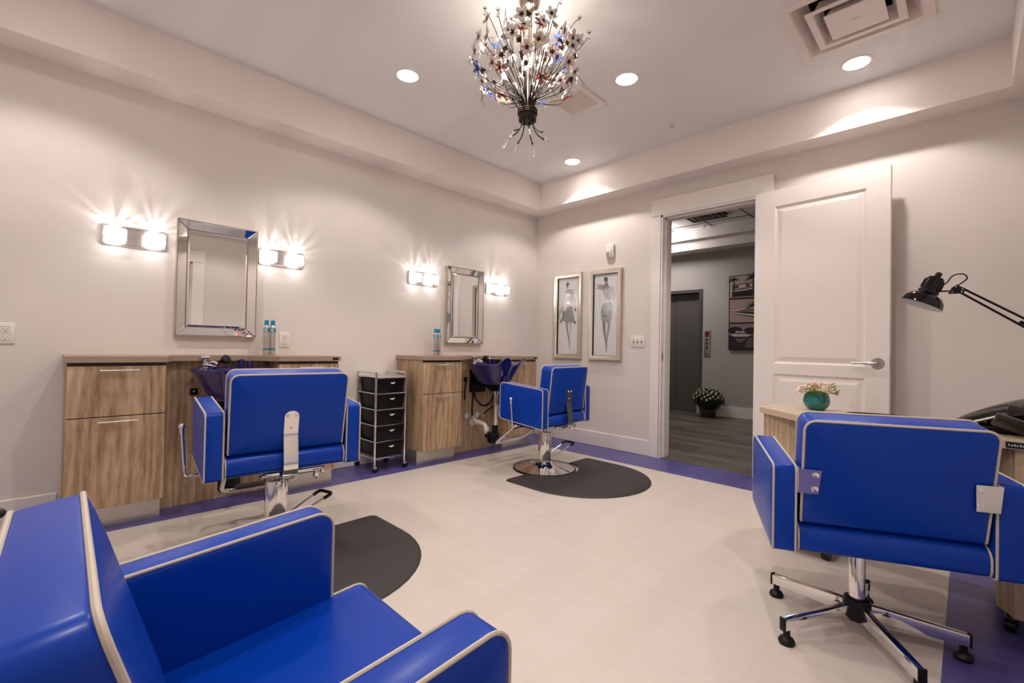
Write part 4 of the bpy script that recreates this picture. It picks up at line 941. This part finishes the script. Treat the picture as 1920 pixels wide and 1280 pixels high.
def petal_flower(b, n, L, w_, cup):
    for k in range(n):
        a = 2 * PI * k / n; m4 = Matrix.Rotation(a, 4, 'Z') @ Matrix.Translation((L * .55, 0, cup * L * .3)) @ Matrix.Rotation(-cup * .6, 4, 'Y') @ Matrix.Diagonal((L * .5, w_ * .5, .0035, 1))
        bmesh.ops.create_uvsphere(b, u_segments=10, v_segments=6, radius=1, matrix=m4)
def star(b, L):
    n = 5
    for k in range(n):
        a = 2 * PI * (k) / n; c, s_ = math.cos(a), math.sin(a); d = .22
        for zz in (.0042,):
            P = [(0, 0, zz + .003), (L * .30 * math.cos(a - .6), L * .30 * math.sin(a - .6), zz), (L * .62 * c, L * .62 * s_, zz + .003), (L * .30 * math.cos(a + .6), L * .30 * math.sin(a + .6), zz)]
            f_ = b.faces.new([b.verts.new(p) for p in P])
            b.faces.new([b.verts.new((p[0], p[1], p[2] - .009)) for p in reversed(P)])
    ball(b, (0, 0, .005), L * .10, 8)
PM, SM = {}, {}
def mesh_of(nm, fn, material):
    b = bmesh.new(); fn(b); bmesh.ops.recalc_face_normals(b, faces=b.faces); me = bpy.data.meshes.new(nm); b.to_mesh(me); b.free(); me.materials.append(material); me.shade_smooth(); return me
for key, mt in (('gclear', 'gclear'), ('gpink', 'gpink'), ('gblue', 'gblue'), ('gred', 'gred'), ('gamber', 'gamber')):
    PM[key] = mesh_of('glass_flower', lambda b: petal_flower(b, 5, .042, .030 if key not in ('gblue', 'gred') else .018, .35), M[mt])
star_me = mesh_of('flower_star', lambda b: star(b, .031), M['bronze'])
leaf_me = mesh_of('metal_leaf', lambda b: (b.faces.new([b.verts.new(p) for p in [(0, 0, 0), (.012, -.012, .002), (.010, -.022, .004), (.024, -.012, .003), (.040, -.004, -.003), (.048, 0, -.008), (.040, .004, -.003), (.024, .012, .003), (.010, .022, .004), (.012, .012, .002)]])), M['leafdark'])
drop_me = mesh_of('crystal_drop', lambda b: lathe(b, [(0, 0), (.004, .002), (.008, .012), (.0075, .018), (.003, .024), (0, .026)], 10, cap=False), M['crystal'])
def place(me, nm, p, n, s=1., par=t, roll=0.):
    o = bpy.data.objects.new(nm, me); COL.objects.link(o); o.parent = par; o.location = p
    o.rotation_mode = 'QUATERNION'; q = Vector(n).normalized().to_track_quat('Z', 'Y'); q = q @ Matrix.Rotation(roll, 3, 'Z').to_quaternion(); o.rotation_quaternion = q; o.scale = (s, s, s); return o
stems = bmesh.new(); fl = 0; CEN = Vector((0, 0, 2.36))
NF = 84
for k in range(NF):
    # flower spots: spread over an open bowl with a hollow middle
    u = 1 - 2 * ((k + .5) / NF); u = -.80 + (u + 1) / 2 * 1.50
    a = k * 2.39996 + rc.uniform(-.25, .25); R = rc.uniform(.17, .30) * (1 if u < .3 else .9)
    q = math.sqrt(max(.04, 1 - u * u)); n = Vector((q * math.cos(a), q * math.sin(a), u * .95))
    p = CEN + Vector((n.x * R * 1.0, n.y * R * 1.0, n.z * .205))
    if p.z < 2.17: p.z = 2.15 + (p.z - 2.15) * .4
    if p.xy.length < .10: p.xy = p.xy.normalized() * .10
    st = Vector((.022 * math.cos(a), .022 * math.sin(a), ZB + .01)); m1 = Vector((.035 * math.cos(a), .035 * math.sin(a), ZB + .07))
    m2 = p.lerp(m1, .42) + Vector((rc.uniform(-.02, .02), rc.uniform(-.02, .02), -.03 if u < 0 else .0))
    if k % 2 == 0 or u > .3:
        tube(stems, smooth_pts([st, m1, m2, p], 5), [.0026] * 6 + [.002] * 5 + [.0014] * 5, 6)
    else:
        tube(stems, smooth_pts([p + Vector((rc.uniform(-.06, .06), rc.uniform(-.06, .06), -.05)), p + Vector((rc.uniform(-.03, .03), rc.uniform(-.03, .03), -.012)), p], 5), .0013, 6)
    # curl tendril
    if k % 3 == 0:
        b0 = p.lerp(m2, .3); e = Vector((rc.uniform(-1, 1), rc.uniform(-1, 1), rc.uniform(-.3, .8))).normalized()
        tube(stems, smooth_pts([b0, b0 + e * .02 + Vector((0, 0, .012)), b0 + e * .045 + Vector((0, 0, .006)), b0 + e * .055 + Vector((0, 0, -.012)), b0 + e * .045 + Vector((0, 0, -.02))], 4), .0011, 5)
    c = rc.random()
    key = 'gclear' if c < .60 else 'gpink' if c < .76 else 'gblue' if c < .85 else 'gred' if c < .93 else 'gamber'
    nn = (n + Vector((rc.uniform(-.5, .5), rc.uniform(-.5, .5), rc.uniform(-.7, .3)))).normalized()
    f_ = place(PM[key], 'glass_flower', p, nn, rc.uniform(.62, .95), roll=rc.uniform(0, 1.2))
    o = bpy.data.objects.new('flower_star', star_me); COL.objects.link(o); o.parent = f_
obj('stems', stems, M['bronze'], t)
for k in range(40):
    a = rc.uniform(0, 2 * PI); u = rc.uniform(-.6, .9); q = math.sqrt(1 - u * u); R = rc.uniform(.15, .27); n = Vector((q * math.cos(a), q * math.sin(a), u))
    place(leaf_me, 'metal_leaf', CEN + Vector((n.x * R, n.y * R, n.z * .20)), (n + Vector((rc.uniform(-.8, .8), rc.uniform(-.8, .8), rc.uniform(-.5, .5)))), rc.uniform(.7, 1.1), roll=rc.uniform(0, 6))
# crystal drops on long stalks around the rim
sd = bmesh.new()
for k in range(12):
    a = 2 * PI * k / 12 + .3; R = .25 + .06 * (k % 3 == 0); z = 2.44 + .07 * ((k * 5) % 3); tip = Vector((R * math.cos(a), R * math.sin(a), z if R < .3 else 2.40))
    if k in (2, 7): tip = Vector((.09 * math.cos(a), .09 * math.sin(a), 2.56))
    tube(sd, smooth_pts([(.02 * math.cos(a), .02 * math.sin(a), ZB), (.05 * math.cos(a), .05 * math.sin(a), 2.2), tip - Vector((0, 0, .06)) - Vector((math.cos(a), math.sin(a), 0)) * .05, tip], 6), .0017, 6)
    for j in range(5):
        b_ = 2 * PI * j / 5; e = Vector((math.cos(b_) * .010, math.sin(b_) * .010, .010)); tube(sd, [tip, tip + e], .0014, 5)
    place(drop_me, 'crystal_drop', tip - Vector((0, 0, .028)), (0, 0, 1), 1.0)
obj('drop_stems', sd, M['bronze'], t)
# curled ends with clear rods below the collar
for k in range(7):
    a = 2 * PI * k / 7 + .2; c, s_ = math.cos(a), math.sin(a)
    P = smooth_pts([(.030 * c, .030 * s_, ZB - .022), (.034 * c, .034 * s_, ZB - .055), (.055 * c, .055 * s_, ZB - .085), (.085 * c, .085 * s_, ZB - .102)], 5)
    o = mk('tail_stem', M['bronze'], t, lambda b: (tube(b, P, .003, 8), ball(b, P[-1], .0055, 8)))
    mk('crystal_rod', M['crystal'], o, lambda b: tube(b, [P[-1], P[-1] + Vector((c * .012, s_ * .012, -.018)), P[-1] + Vector((c * .034, s_ * .034, -.050))], [.0022, .004, .0055], 10))
for (x, y, z) in ((-.085, -.02, 2.40), (.075, .045, 2.41), (-.03, .10, 2.30), (.055, -.085, 2.27), (-.11, -.06, 2.30)):
    bb_ = mk('bulb', M['bulb'], t, lambda b: ball(b, (x, y, z), .013, 14, (1, 1, 1.5)))
    mk('candle_sleeve', M['bronze'], t, lambda b: (tube(b, smooth_pts([(x * .2, y * .2, ZB + .01), (x * .8, y * .8, z - .09), (x, y, z - .02)], 5), .0032, 8), tube(b, [(x, y, z - .045), (x, y, z - .018)], .0075, 10)))
    light('chandelier_glow', 'POINT', (x, y, z), E_CHAND, (1, .91, .82), .05, parent=t)
# ================================================================== manicure corner on the right, cart, odd things
t = thing('manicure_table', 'light wood manicure table on casters behind the right-hand chair', 'table', (0, 0, 0))
TZ = .660
top = [(2.635, -1.19), (2.87, -1.41), (3.50, -1.50), (3.715, -1.50), (3.715, -.985), (2.64, -.985)]
mk('tabletop', M['counterl'], t, lambda b: prism(b, top, TZ - .028, TZ), smooth=False)
mk('pedestal', M['woodl'], t, lambda b: prism(b, [(2.655, -1.185), (2.80, -1.30), (2.97, -1.30), (2.97, -1.01), (2.655, -1.01)], .062, TZ - .028), smooth=False)
mk('pedestal', M['woodl'], t, lambda b: prism(b, [(3.475, -1.40), (3.515, -1.482), (3.70, -1.482), (3.70, -1.01), (3.475, -1.01)], .062, TZ - .028), smooth=False)
mk('modesty_panel', M['woodl'], t, lambda b: box(b, 2.97, 3.475, -1.03, -1.01, .25, TZ - .028), smooth=False)
pl = mk('name_plate', M['black'], t, lambda b: box(b, 3.492, 3.562, -1.5035, -1.5, TZ - .024, TZ - .004), smooth=False)
mk('plate_lettering', flat('plate_ink', (.4, .42, .5)), pl, lambda b: [box(b, 3.498 + .0065 * k, 3.5015 + .0065 * k + (.001 if k % 3 else 0), -1.5040, -1.5034, TZ - .018, TZ - .010 - (.002 if k % 2 else 0)) for k in range(9)], smooth=False)
mk('lock', M['chrome'], t, lambda b: ball(b, (3.545, -1.483, .58), .009, 12, (1, .4, 1)))
for x, y in ((2.69, -1.17), (2.945, -1.265), (2.69, -1.04), (2.945, -1.04), (3.51, -1.445), (3.67, -1.445), (3.51, -1.04), (3.67, -1.04)):
    mk('caster', M['blackgloss'], t, lambda b: (tube(b, [(x - .012, y + .003, .026), (x + .012, y - .003, .026)], .0255, 20), box(b, x - .014, x + .014, y - .02, y + .022, .03, .058, .005), tube(b, [(x, y, .05), (x, y, .064)], .008, 8)))
# flower arrangement
t = thing('flower_arrangement', 'small turquoise vase of pale pink peonies at the end of the manicure table', 'flower vase', (2.865, -1.085, TZ))
mk('vase', M['teal'], t, lambda b: lathe(b, [(0, .0005), (.030, .0005), (.034, .003), (.050, .018), (.057, .038), (.0565, .055), (.052, .074), (.0535, .079), (.050, .080), (.047, .072), (0, .070)], 40, cap=False))
M['peony'] = mat('peony_petal', (.72, .50, .42), .6); M['peony2'] = mat('peony_cream', (.78, .66, .54), .6); M['peonyc'] = mat('peony_heart', (.50, .14, .11), .6)
M['sprig'] = mat('green_sprig', (.10, .20, .02), .5); M['sprigy'] = mat('yellow_sprig', (.36, .36, .04), .5)
rp = random.Random(11)
def peony(b, R, n1=26):
    for k in range(n1):
        lay = k / n1; a = k * 2.39996; tilt = .15 + lay * 1.15; L = R * (1.05 - .35 * lay)
        m4 = Matrix.Rotation(a, 4, 'Z') @ Matrix.Rotation(-tilt, 4, 'Y') @ Matrix.Translation((L * .5, 0, 0)) @ Matrix.Diagonal((L * .55, L * .42, L * .09, 1)) 
        bmesh.ops.create_uvsphere(b, u_segments=8, v_segments=5, radius=1, matrix=m4)
for i, (x, y, z, R, mt) in enumerate(((-.050, -.022, .094, .036, 'peony2'), (.0, -.03, .118, .026, 'peony'), (.046, -.02, .098, .036, 'peony2'), (.012, .035, .112, .034, 'peony'), (-.03, .02, .112, .032, 'peony'), (.062, .015, .090, .030, 'peony2'), (-.068, .0, .088, .028, 'peony'))):
    f_ = mk('peony', M[mt], t, lambda b: peony(b, R)); f_.location = (x, y, z); nrm = Vector((x * 9, y * 9 - .35, .9)).normalized(); f_.rotation_mode = 'QUATERNION'; f_.rotation_quaternion = nrm.to_track_quat('Z', 'Y')
    mk('petal_heart', M['peonyc'], f_, lambda b: ball(b, (0, 0, R * .42), R * .25, 8, (1, .6, 1)))
def sprig(b, cx, cy, cz, R, n):
    for k in range(n):
        c = Vector((cx, cy, cz)) + Vector((rp.gauss(0, 1), rp.gauss(0, 1), rp.gauss(0, 1))) * R * .5; bmesh.ops.create_icosphere(b, subdivisions=1, radius=rp.uniform(.003, .005), matrix=Matrix.Translation(c) @ Matrix.Diagonal((1, 1, .6, 1)))
mk('green_filler', M['sprig'], t, lambda b: sprig(b, -.008, -.050, .096, .026, 60)); mk('green_filler', M['sprigy'], t, lambda b: (sprig(b, .0, -.045, .110, .02, 30), sprig(b, .070, .0, .118, .018, 40), sprig(b, .085, -.005, .10, .012, 14)))
mk('foliage_base', M['sprig'], t, lambda b: ball(b, (0, 0, .078), .047, 16, (1, 1, .4)))
# black oval mat / tray lying on the table
t = thing('oval_tray', 'black oval tray lying flat on the manicure table behind the chair back', 'tray', (3.17, -1.19, TZ))
mk('tray_body', M['blackgloss'], t, lambda b: lathe(b, [(0, .0005), (.9, .0005), (1.0, .010), (1.0, .013), (.95, .012), (.90, .005), (0, .005)], 48, Matrix.Diagonal((.175, .085, 1, 1)), cap=False))
# nail dryer: open black shell with grey hand rests
t = thing('nail_dryer', 'black shell-shaped nail dryer on the manicure table at the right photo edge', 'nail dryer', (3.53, -1.275, TZ))
def shell(b):
    n, m_ = 16, 10; G = []
    for i in range(n + 1):
        a = i / n; x = -.165 + .33 * a; zt = .034 + .118 * math.sin(min(1, a * 1.08) * PI / 2) ** .9
        row = []
        for j in range(m_ + 1):
            q = -1 + 2 * j / m_; y = q * (.055 + .085 * math.sin(a * PI * .6)); row.append(Vector((x + .02 * q * q, y, max(.013, zt - .045 * q * q * (.3 + a)))))
        G.append(row)
    A = [[b.verts.new(p) for p in r] for r in G]; B = [[b.verts.new(p - Vector((-.004, 0, .009))) for p in r] for r in G]
    for i in range(n):
        for j in range(m_):
            b.faces.new((A[i][j], A[i + 1][j], A[i + 1][j + 1], A[i][j + 1])); b.faces.new((B[i][j], B[i][j + 1], B[i + 1][j + 1], B[i + 1][j]))
    for i in range(n):
        b.faces.new((A[i][0], B[i][0], B[i + 1][0], A[i + 1][0])); b.faces.new((A[i][m_], A[i + 1][m_], B[i + 1][m_], B[i][m_]))
    for j in range(m_):
        b.faces.new((A[0][j], A[0][j + 1], B[0][j + 1], B[0][j])); b.faces.new((A[n][j], B[n][j], B[n][j + 1], A[n][j + 1]))
mk('shell', M['blackgloss'], t, shell, ang=60)
mk('white_rim', M['pvc'], t, lambda b: tube(b, smooth_pts([(-.155, -.062, .020), (-.10, -.082, .045), (-.04, -.10, .073)], 5), .0035, 8))
mk('cradle', M['black'], t, lambda b: (box(b, -.13, .17, -.06, .09, .001, .03, .01), box(b, -.08, .17, -.02, .09, .03, .075, .01)))
M['greyp'] = mat('warm_grey_plastic', (.085, .072, .064), .4, spec=.3)
mk('hand_rest', M['greyp'], t, lambda b: (box(b, -.045, .045, -.03, .03, -.006, .006, .003, 2, Matrix.Translation((-.02, -.115, .046)) @ Matrix.Rotation(.35, 4, 'Y') @ Matrix.Rotation(-.9, 4, 'X')), box(b, -.05, .05, -.02, .02, -.004, .004, .002, 2, Matrix.Translation((.02, -.118, .090)) @ Matrix.Rotation(.2, 4, 'Y') @ Matrix.Rotation(-1.0, 4, 'X'))))
mk('flap', M['black'], t, lambda b: (box(b, -.065, .065, -.014, .014, -.004, .004, .002, 2, Matrix.Translation((.0, -.150, .036)) @ Matrix.Rotation(.42, 4, 'Y') @ Matrix.Rotation(-.5, 4, 'X'))))
mk('hinge_clip', M['chrome'], t, lambda b: (ball(b, (.055, -.135, .07), .006, 8), ball(b, (.065, -.14, .06), .005, 8)))
# swing arm lamp
t = thing('desk_lamp', 'black swing-arm lamp reaching in from the right over the manicure table', 'lamp', (3.68, -1.045, TZ))
def W_(x, y, z): return (x - 3.68, y + 1.045, z - TZ)
hd = Matrix.Translation(W_(3.262, -1.2, 1.165)) @ Matrix.Rotation(math.radians(24), 4, 'Y') @ Matrix.Rotation(math.radians(-6), 4, 'X')
sh = mk('lamp_shade', M['blackgloss'], t, lambda b: (lathe(b, [(.073, -.012), (.075, -.010), (.070, .012), (.056, .030), (.034, .040), (.030, .044)], 40, hd, cap=False)))
mk('shade_inside', M['lampin'], sh, lambda b: lathe(b, [(.0735, -.0125), (.0715, -.010), (.066, .010), (.052, .026), (.0, .036)], 40, hd, cap=False))
mk('socket_cup', M['blackgloss'], t, lambda b: (lathe(b, [(.0, .040), (.033, .040), (.036, .046), (.036, .052), (.033, .056), (.032, .10), (.024, .112), (.0, .114)], 32, hd, cap=False), lathe(b, [(0, .112), (.011, .112), (.012, .128), (.008, .134), (0, .134)], 20, hd, cap=False), [tube(b, [hd @ Vector((.034 * math.cos(2 * PI * k / 16), .034 * math.sin(2 * PI * k / 16), .062)), hd @ Vector((.033 * math.cos(2 * PI * k / 16), .033 * math.sin(2 * PI * k / 16), .098))], .0018, 5) for k in range(16)]))
J = Vector(W_(3.366, -1.2, 1.207)); K = Vector(W_(3.70, -1.2, .965)); B0 = Vector((0, 0, .06))
mk('head_joint', M['black'], t, lambda b: (prism(b, [(J.x - .024, J.z - .012), (J.x + .022, J.z - .012), (J.x + .026, J.z + .006), (J.x + .002, J.z + .024), (J.x - .014, J.z + .012)], J.y - .006, J.y + .006, lambda a, c, y: (a, y, c)), tube(b, [hd @ Vector((.03, 0, .062)), J + Vector((-.02, 0, 0))], .0035, 8)))
mk('joint_rivets', M['chrome'], t, lambda b: [ball(b, (J.x + dx, J.y - .0075, J.z + dz_), .0032, 8) for dx, dz_ in ((-.012, -.006), (.016, -.006), (0, .015), (.018, .004))])
u_ = (K - J).normalized(); nn = Vector((-u_.z, 0, u_.x)) * -1
mk('upper_arm', M['black'], t, lambda b: (tube(b, [J + Vector((.014, -.003, -.010)), K + Vector((-.02, -.003, -.016))], .0042, 8), tube(b, [J + Vector((.016, .003, .010)), K + Vector((0.0, .003, .010))], .0042, 8), tube(b, [J.lerp(K, .52) + Vector((0, 0, -.004)), K], .0058, 10), box(b, -.012, .012, -.01, .01, -.02, .02, .003, 2, Matrix.Translation(K))))
mk('spring', M['satin'], t, lambda b: tube(b, [J.lerp(K, .55) + Vector((math.sin(k * 1.2) * .004, math.cos(k * 1.2) * .004, .004)) + (K - J) * (.3 * k / 90) for k in range(90)], .0009, 5))
mk('lower_arm', M['black'], t, lambda b: (tube(b, [K + Vector((-.012, 0, 0)), B0 + Vector((-.012, 0, 0))], .0042, 8), tube(b, [K + Vector((.012, 0, 0)), B0 + Vector((.012, 0, 0))], .0042, 8)))
mk('base_clamp', M['black'], t, lambda b: (box(b, -.03, .03, -.03, .03, .001, .022, .004), tube(b, [(0, 0, .02), (0, 0, .07)], .010, 12)))
C0 = hd @ Vector((.026, 0, .088))
mk('cord', M['black'], t, lambda b: tube(b, smooth_pts([C0, C0 + Vector((.016, 0, .008)), C0 + Vector((.035, 0, .036)), C0 + Vector((.064, .0, .040)), C0 + Vector((.076, 0, .022)), C0 + Vector((.060, 0, .004)), J + Vector((.004, 0, .022))], 6), .0025, 8))
# ------------------------------------------------------------------ rolling drawer trolley between the stations
t = thing('drawer_trolley', 'chrome rolling trolley with five black drawers between the two wash stations', 'trolley', (.02, -2.085, 0))
TWx, TWy = .285, .250
def fr(b):
    r = .0085
    for x in (0, TWx):
        for y in (0, TWy): tube(b, [(x, y, .055), (x, y, .735)], r, 12)
    for y in (0, TWy):
        tube(b, [(0, y, .735), (TWx, y, .735)], .0072, 10); tube(b, [(0, y, .704), (TWx, y, .704)], .006, 8); tube(b, [(0, y, .10), (TWx, y, .10)], .006, 8)
        for k in range(1, 5): tube(b, [(0, y, .700 - .119 * k), (TWx, y, .700 - .119 * k)], .0052, 8)
    for x in (0, TWx):
        tube(b, [(x, 0, .10), (x, TWy, .10)], .006, 8); tube(b, [(x, 0, .70), (x, TWy, .70)], .006, 8)
        for k in range(1, 5): tube(b, [(x, 0, .698 - .119 * k), (x, TWy, .698 - .119 * k)], .003, 6)
mk('frame', M['chrome'], t, fr)
mk('top_shelf', M['satin'], t, lambda b: box(b, .005, TWx - .005, .004, TWy - .004, .698, .706, .002, 1), smooth=False)
for k in range(5):
    z1 = .690 - .119 * k; z0 = z1 - .106
    def dw(b):
        A = [(.012, .010, z1), (TWx + .006, .010, z1), (TWx + .006, TWy - .010, z1), (.012, TWy - .010, z1)]; B = [(.020, .020, z0), (TWx - .002, .020, z0), (TWx - .002, TWy - .022, z0), (.020, TWy - .022, z0)]
        a = [b.verts.new(p) for p in A]; c = [b.verts.new(p) for p in B]
        for i in range(4): b.faces.new((c[i], c[(i + 1) % 4], a[(i + 1) % 4], a[i]))
        b.faces.new(list(reversed(c))); b.faces.new(a)
        bmesh.ops.bevel(b, geom=list(b.edges), offset=.004, segments=2, affect='EDGES', profile=.5)
        box(b, .009, TWx + .010, .007, TWy - .007, z1 - .008, z1 + .001, .002, 1)
    d = mk('drawer', M['drawer'], t, dw)
    yc = TWy / 2 + .005
    mk('handle', M['pvc'], d, lambda b: (prism(b, [(yc - .024, z1 - .027), (yc - .015, z1 - .032), (yc - .008, z1 - .039), (yc + .010, z1 - .039), (yc + .018, z1 - .031), (yc + .024, z1 - .026), (yc + .012, z1 - .029), (yc - .012, z1 - .029)], TWx + .001, TWx + .012, lambda a, c, x: (x, a, c))), smooth=False)
for x in (0, TWx):
    for y in (0, TWy):
        c = mk('caster', M['satin'], t, lambda b: (box(b, x - .012, x + .012, y - .010, y + .014, .026, .048, .004), tube(b, [(x, y, .045), (x, y, .06)], .006, 8)))
        mk('wheel', M['black'], c, lambda b: (tube(b, [(x - .010, y + .006, .0195), (x + .010, y + .006, .0195)], .019, 18)))
# ------------------------------------------------------------------ dark edged tray at the very left
t = thing('tool_tray', 'grey tray top with black rim, cut off at the lower left photo edge', 'tray', (1.99, -3.845, 0), PI / 4)
tx1, ty1, tz = 0, 0, .589
mk('tray_top', M['tray'], t, lambda b: box(b, tx1 - .25, tx1 - .006, ty1 - .22, ty1 - .006, tz - .010, tz - .002, .002, 1))
mk('rim', M['black'], t, lambda b: (tube(b, round_path([(tx1 - .25, ty1, tz - .008), (tx1, ty1, tz - .008), (tx1, ty1 - .225, tz - .008), (tx1 - .25, ty1 - .225, tz - .008), (tx1 - .25, ty1 + .0, tz - .008)], .02, 4), .009, 10)))
mk('post', M['black'], t, lambda b: tube(b, [(tx1 - .12, ty1 - .11, .05), (tx1 - .12, ty1 - .11, tz - .01)], .014, 12))
mk('foot', M['black'], t, lambda b: lathe(b, [(0, 0.0005), (.15, 0.0005), (.15, .012), (.03, .03), (.0, .05)], 28, Matrix.Translation((tx1 - .12, ty1 - .11, 0)), cap=False))
# ================================================================== bring plan units to metres
done = set(); SCL = Matrix.Scale(S, 4)
for o in bpy.data.objects:
    o.location = o.location * S
    if o.type == 'MESH' and o.data.name not in done:
        done.add(o.data.name); o.data.transform(SCL)
    if o.type == 'LIGHT' and o.data.name not in done:
        done.add(o.data.name); o.data.shadow_soft_size *= S; o.data.energy *= S * S
